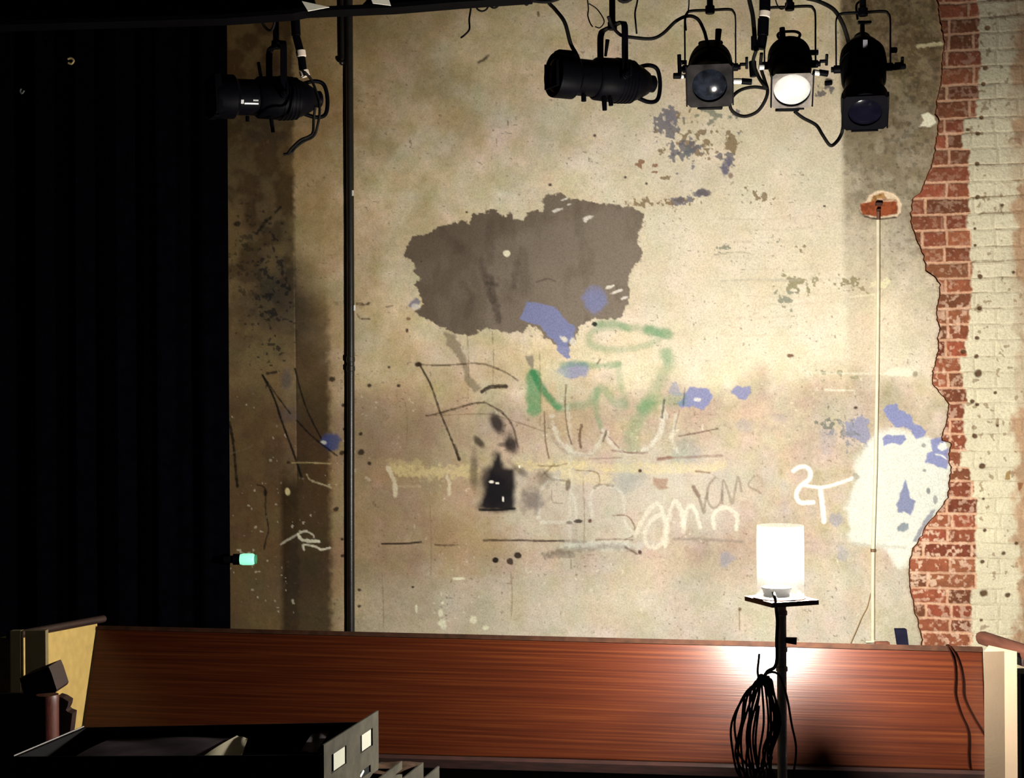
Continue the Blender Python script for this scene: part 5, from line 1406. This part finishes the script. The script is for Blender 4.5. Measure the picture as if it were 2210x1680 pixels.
# ------------------------------------------------------------------ filing cabinet with drawers pulled out to the right
def cabinet():
    t = thing('filing_cabinet', (-.7, 3.2, 0), 'black filing cabinet with three open drawers at the bottom left', 'cabinet')
    def bin_(n0, n1, f1, f0, depth, wall=.006):
        """open-topped box from near-left, near-right, far-right, far-left rim corners"""
        q = MB(); up = Vector((0, 0, depth))
        cs = [n0, n1, f1, f0]
        ctr = (n0 + n1 + f1 + f0) / 4
        inn = []
        for c in cs:
            d = (ctr - c); d.z = 0; d.normalize(); inn.append(c + d * wall * 1.4)
        vs = [c - up for c in cs] + cs + inn + [c - up + Vector((0, 0, wall)) for c in inn]
        fs = [(0, 3, 2, 1)]
        for k in range(4):
            k2 = (k + 1) % 4
            fs += [(k, k2, 4 + k2, 4 + k), (4 + k, 4 + k2, 8 + k2, 8 + k), (8 + k, 8 + k2, 12 + k2, 12 + k)]
        fs.append((12, 13, 14, 15))
        return q.add(vs, fs)
    def front(near, far, zt, zb, th, holes, mt, parent, name='drawer_front'):
        """upright plate between near and far plan points, with window cut-outs given as (u0,u1,v0,v1)"""
        n, f = Vector((near.x, near.y, 0)), Vector((far.x, far.y, 0))
        d = f - n; out = Vector((d.y, -d.x, 0)).normalized() * th
        us = sorted({0, 1, *[h[0] for h in holes], *[h[1] for h in holes]}); vs_ = sorted({0, 1, *[h[2] for h in holes], *[h[3] for h in holes]})
        q = MB()
        H = zt - zb
        for i in range(len(us) - 1):
            for j in range(len(vs_) - 1):
                um, vm = (us[i] + us[i + 1]) / 2, (vs_[j] + vs_[j + 1]) / 2
                if any(h[0] < um < h[1] and h[2] < vm < h[3] for h in holes): continue
                c = [n + d * us[i], n + d * us[i + 1]]
                b = [Vector((c[0].x, c[0].y, zb + H * vs_[j])), Vector((c[1].x, c[1].y, zb + H * vs_[j])), Vector((c[1].x, c[1].y, zb + H * vs_[j])) + out, Vector((c[0].x, c[0].y, zb + H * vs_[j])) + out]
                tp = [v + Vector((0, 0, H * (vs_[j + 1] - vs_[j]))) for v in b]
                q.hexa(b + tp)
        return q.build(name, mt, parent, smooth=False), n, d, out
    # top drawer
    nl, fl = P(20, 1622, 3.0), P(172, 1560, 3.26)
    rim = nl.z
    nr, frr = P(686, 1628, 3.0), P(800, 1562, 3.30)
    for v in (fl, nr, frr): v.z = rim
    dr = bin_(nl, nr, frr, fl, .16).build('drawer', M_fileblack, t, smooth=False)
    ln = MB().tube([nl + Vector((0, 0, .002)), fl + Vector((0, 0, .002))], .0017, 8, 1)
    ln.build('drawer_rim', M_rimmetal, dr)['label'] = 'bare metal rim'
    N, Fp = P(686, 1603, 3.0), P(805, 1531, 3.32)
    zt = (N.z + Fp.z) / 2
    # windows, in plate fractions
    holes = [(.122, .388, .655, .85), (.640, .885, .655, .85), (.64, .84, .38, .46)]
    H = .20
    fo, n, d, out = front(N, Fp, zt, zt - H, .004, holes, M_filemetal, dr)
    for (u0, u1) in ((.175, .37), (.685, .86)):
        zb_ = zt - H + H * .665; zt_ = zt - H + H * .84
        a, b = n + d * u0 + out * .5, n + d * u1 + out * .5
        ov = out.normalized() * .0006
        q = MB().hexa([Vector((a.x, a.y, zb_)), Vector((b.x, b.y, zb_)), Vector((b.x, b.y, zb_)) + ov, Vector((a.x, a.y, zb_)) + ov, Vector((a.x, a.y, zt_)), Vector((b.x, b.y, zt_)), Vector((b.x, b.y, zt_)) + ov, Vector((a.x, a.y, zt_)) + ov])
        q.build('label_card', M_card, dr, smooth=False)['label'] = 'white card lit through the window'
    # latch
    a = n + d * .64
    MB().cyl(Vector((a.x, a.y, zt - H * .60)), Vector((a.x, a.y, zt - H * .56)) + d * .07, .005, 10).build('latch', M_tab, dr)
    # second and third drawers, pulled out further to the right
    z2 = P(855, 1640, 3.32).z
    F2 = P(855, 1640, 3.32); N2 = Vector((F2.x - d.x * 1.0, F2.y - d.y, z2))
    rimz = P(820, 1642, 3.3).z - .02
    a0, a1 = Vector((-1.0, 3.02, rimz)), Vector((N2.x, N2.y, rimz)); b1, b0 = Vector((F2.x, F2.y, rimz)), Vector((-.93, 3.32, rimz))
    d2 = bin_(a0, a1, b1, b0, .12).build('drawer', M_fileblack, t, smooth=False)
    front(N2, F2, z2, z2 - .16, .004, [], M_filemetal, d2)
    F3 = P(935, 1652, 3.32); N3 = Vector((F3.x - d.x, F3.y - d.y, F3.z))
    rz = F3.z - .012
    d3 = bin_(Vector((-1.0, 3.04, rz - .15)), Vector((N3.x, N3.y, rz - .15)), Vector((F3.x, F3.y, rz - .15)), Vector((-.93, 3.34, rz - .15)), .12).build('drawer', M_fileblack, t, smooth=False)
    # box-section front of the third drawer: two lips
    front(N3, F3, F3.z, F3.z - .30, .004, [], M_filemetal, d3)
    G3 = Vector((F3.x - .036, F3.y + .01, 0)); H3 = Vector((N3.x - .036, N3.y + .01, 0))
    front(H3, G3, F3.z + .006, F3.z - .30, .004, [], M_filemetal, d3, 'inner_lip')
    # carcass below
    MB().hexa([Vector(v) for v in ((-1.22, 3.0, 0), (-.62, 3.0, 0), (-.55, 3.42, 0), (-1.15, 3.42, 0), (-1.22, 3.0, rim - .44), (-.62, 3.0, rim - .44), (-.55, 3.42, rim - .44), (-1.15, 3.42, rim - .44))]).build('carcass', M_fileblack, t, smooth=False)
    # papers
    zp = rim - .012
    def sheet(name, pts, z, m_, lb, grp=None, curl=0.0):
        n_ = 12
        P4 = [Vector((x, y, z)) for x, y in pts]
        vs, fs = [], []
        for s_ in (0, 1):
            for i in range(n_ + 1):
                for j in range(n_ + 1):
                    u, v = i / n_, j / n_
                    p = (P4[0] * (1 - u) + P4[1] * u) * (1 - v) + (P4[3] * (1 - u) + P4[2] * u) * v
                    p = p + Vector((0, 0, curl * (max(0, u - .45) / .55) ** 2 + .0015 * math.sin(u * 7 + v * 4) - s_ * .0006))
                    vs.append(p)
        K = (n_ + 1) ** 2
        for s_ in (0, 1):
            for i in range(n_):
                for j in range(n_):
                    a = s_ * K + i * (n_ + 1) + j
                    fs.append((a, a + n_ + 1, a + n_ + 2, a + 1))
        o = make(name, vs, fs, m_, None, True)
        tag(o, lb, 'paper', grp)
        return o
    def g(px, py, z):   # ray meets the height z
        rx, rz_ = ray2(px, py); yy = (z - EYE.z) / rz_
        return (rx * yy, yy)
    sheet('paper_sheet', [g(150, 1624, zp), g(440, 1624, zp), g(500, 1584, zp), g(230, 1584, zp)], zp, M_paperdark, 'dim grey printed sheet lying in the open top drawer', 'papers in the top drawer')
    sheet('paper_sheet', [g(428, 1626, zp + .004), g(514, 1627, zp + .004), g(526, 1590, zp + .004), g(503, 1580, zp + .004)], zp + .004, M_paper, 'white sheet with a curled corner lying in the open top drawer', 'papers in the top drawer', .004)
    sheet('paper_sheet', [g(640, 1618, zp), g(676, 1618, zp), g(700, 1578, zp), g(665, 1578, zp)], zp, M_paperdark, 'small dark sheet beside the metal drawer front', 'papers in the top drawer')
    zq = rimz - .002
    sheet('brown_folder', [g(780, 1668, zq), g(850, 1668, zq), g(905, 1643, zq), g(812, 1641, zq)], zq, M_brownpaper, 'brown folder edge between the second and third drawer fronts', None)
M_card = glossy_card()
M_rimmetal = mat('worn_rim_metal', srgb(90, 84, 80), .6, 0, .3, 60)
cabinet()
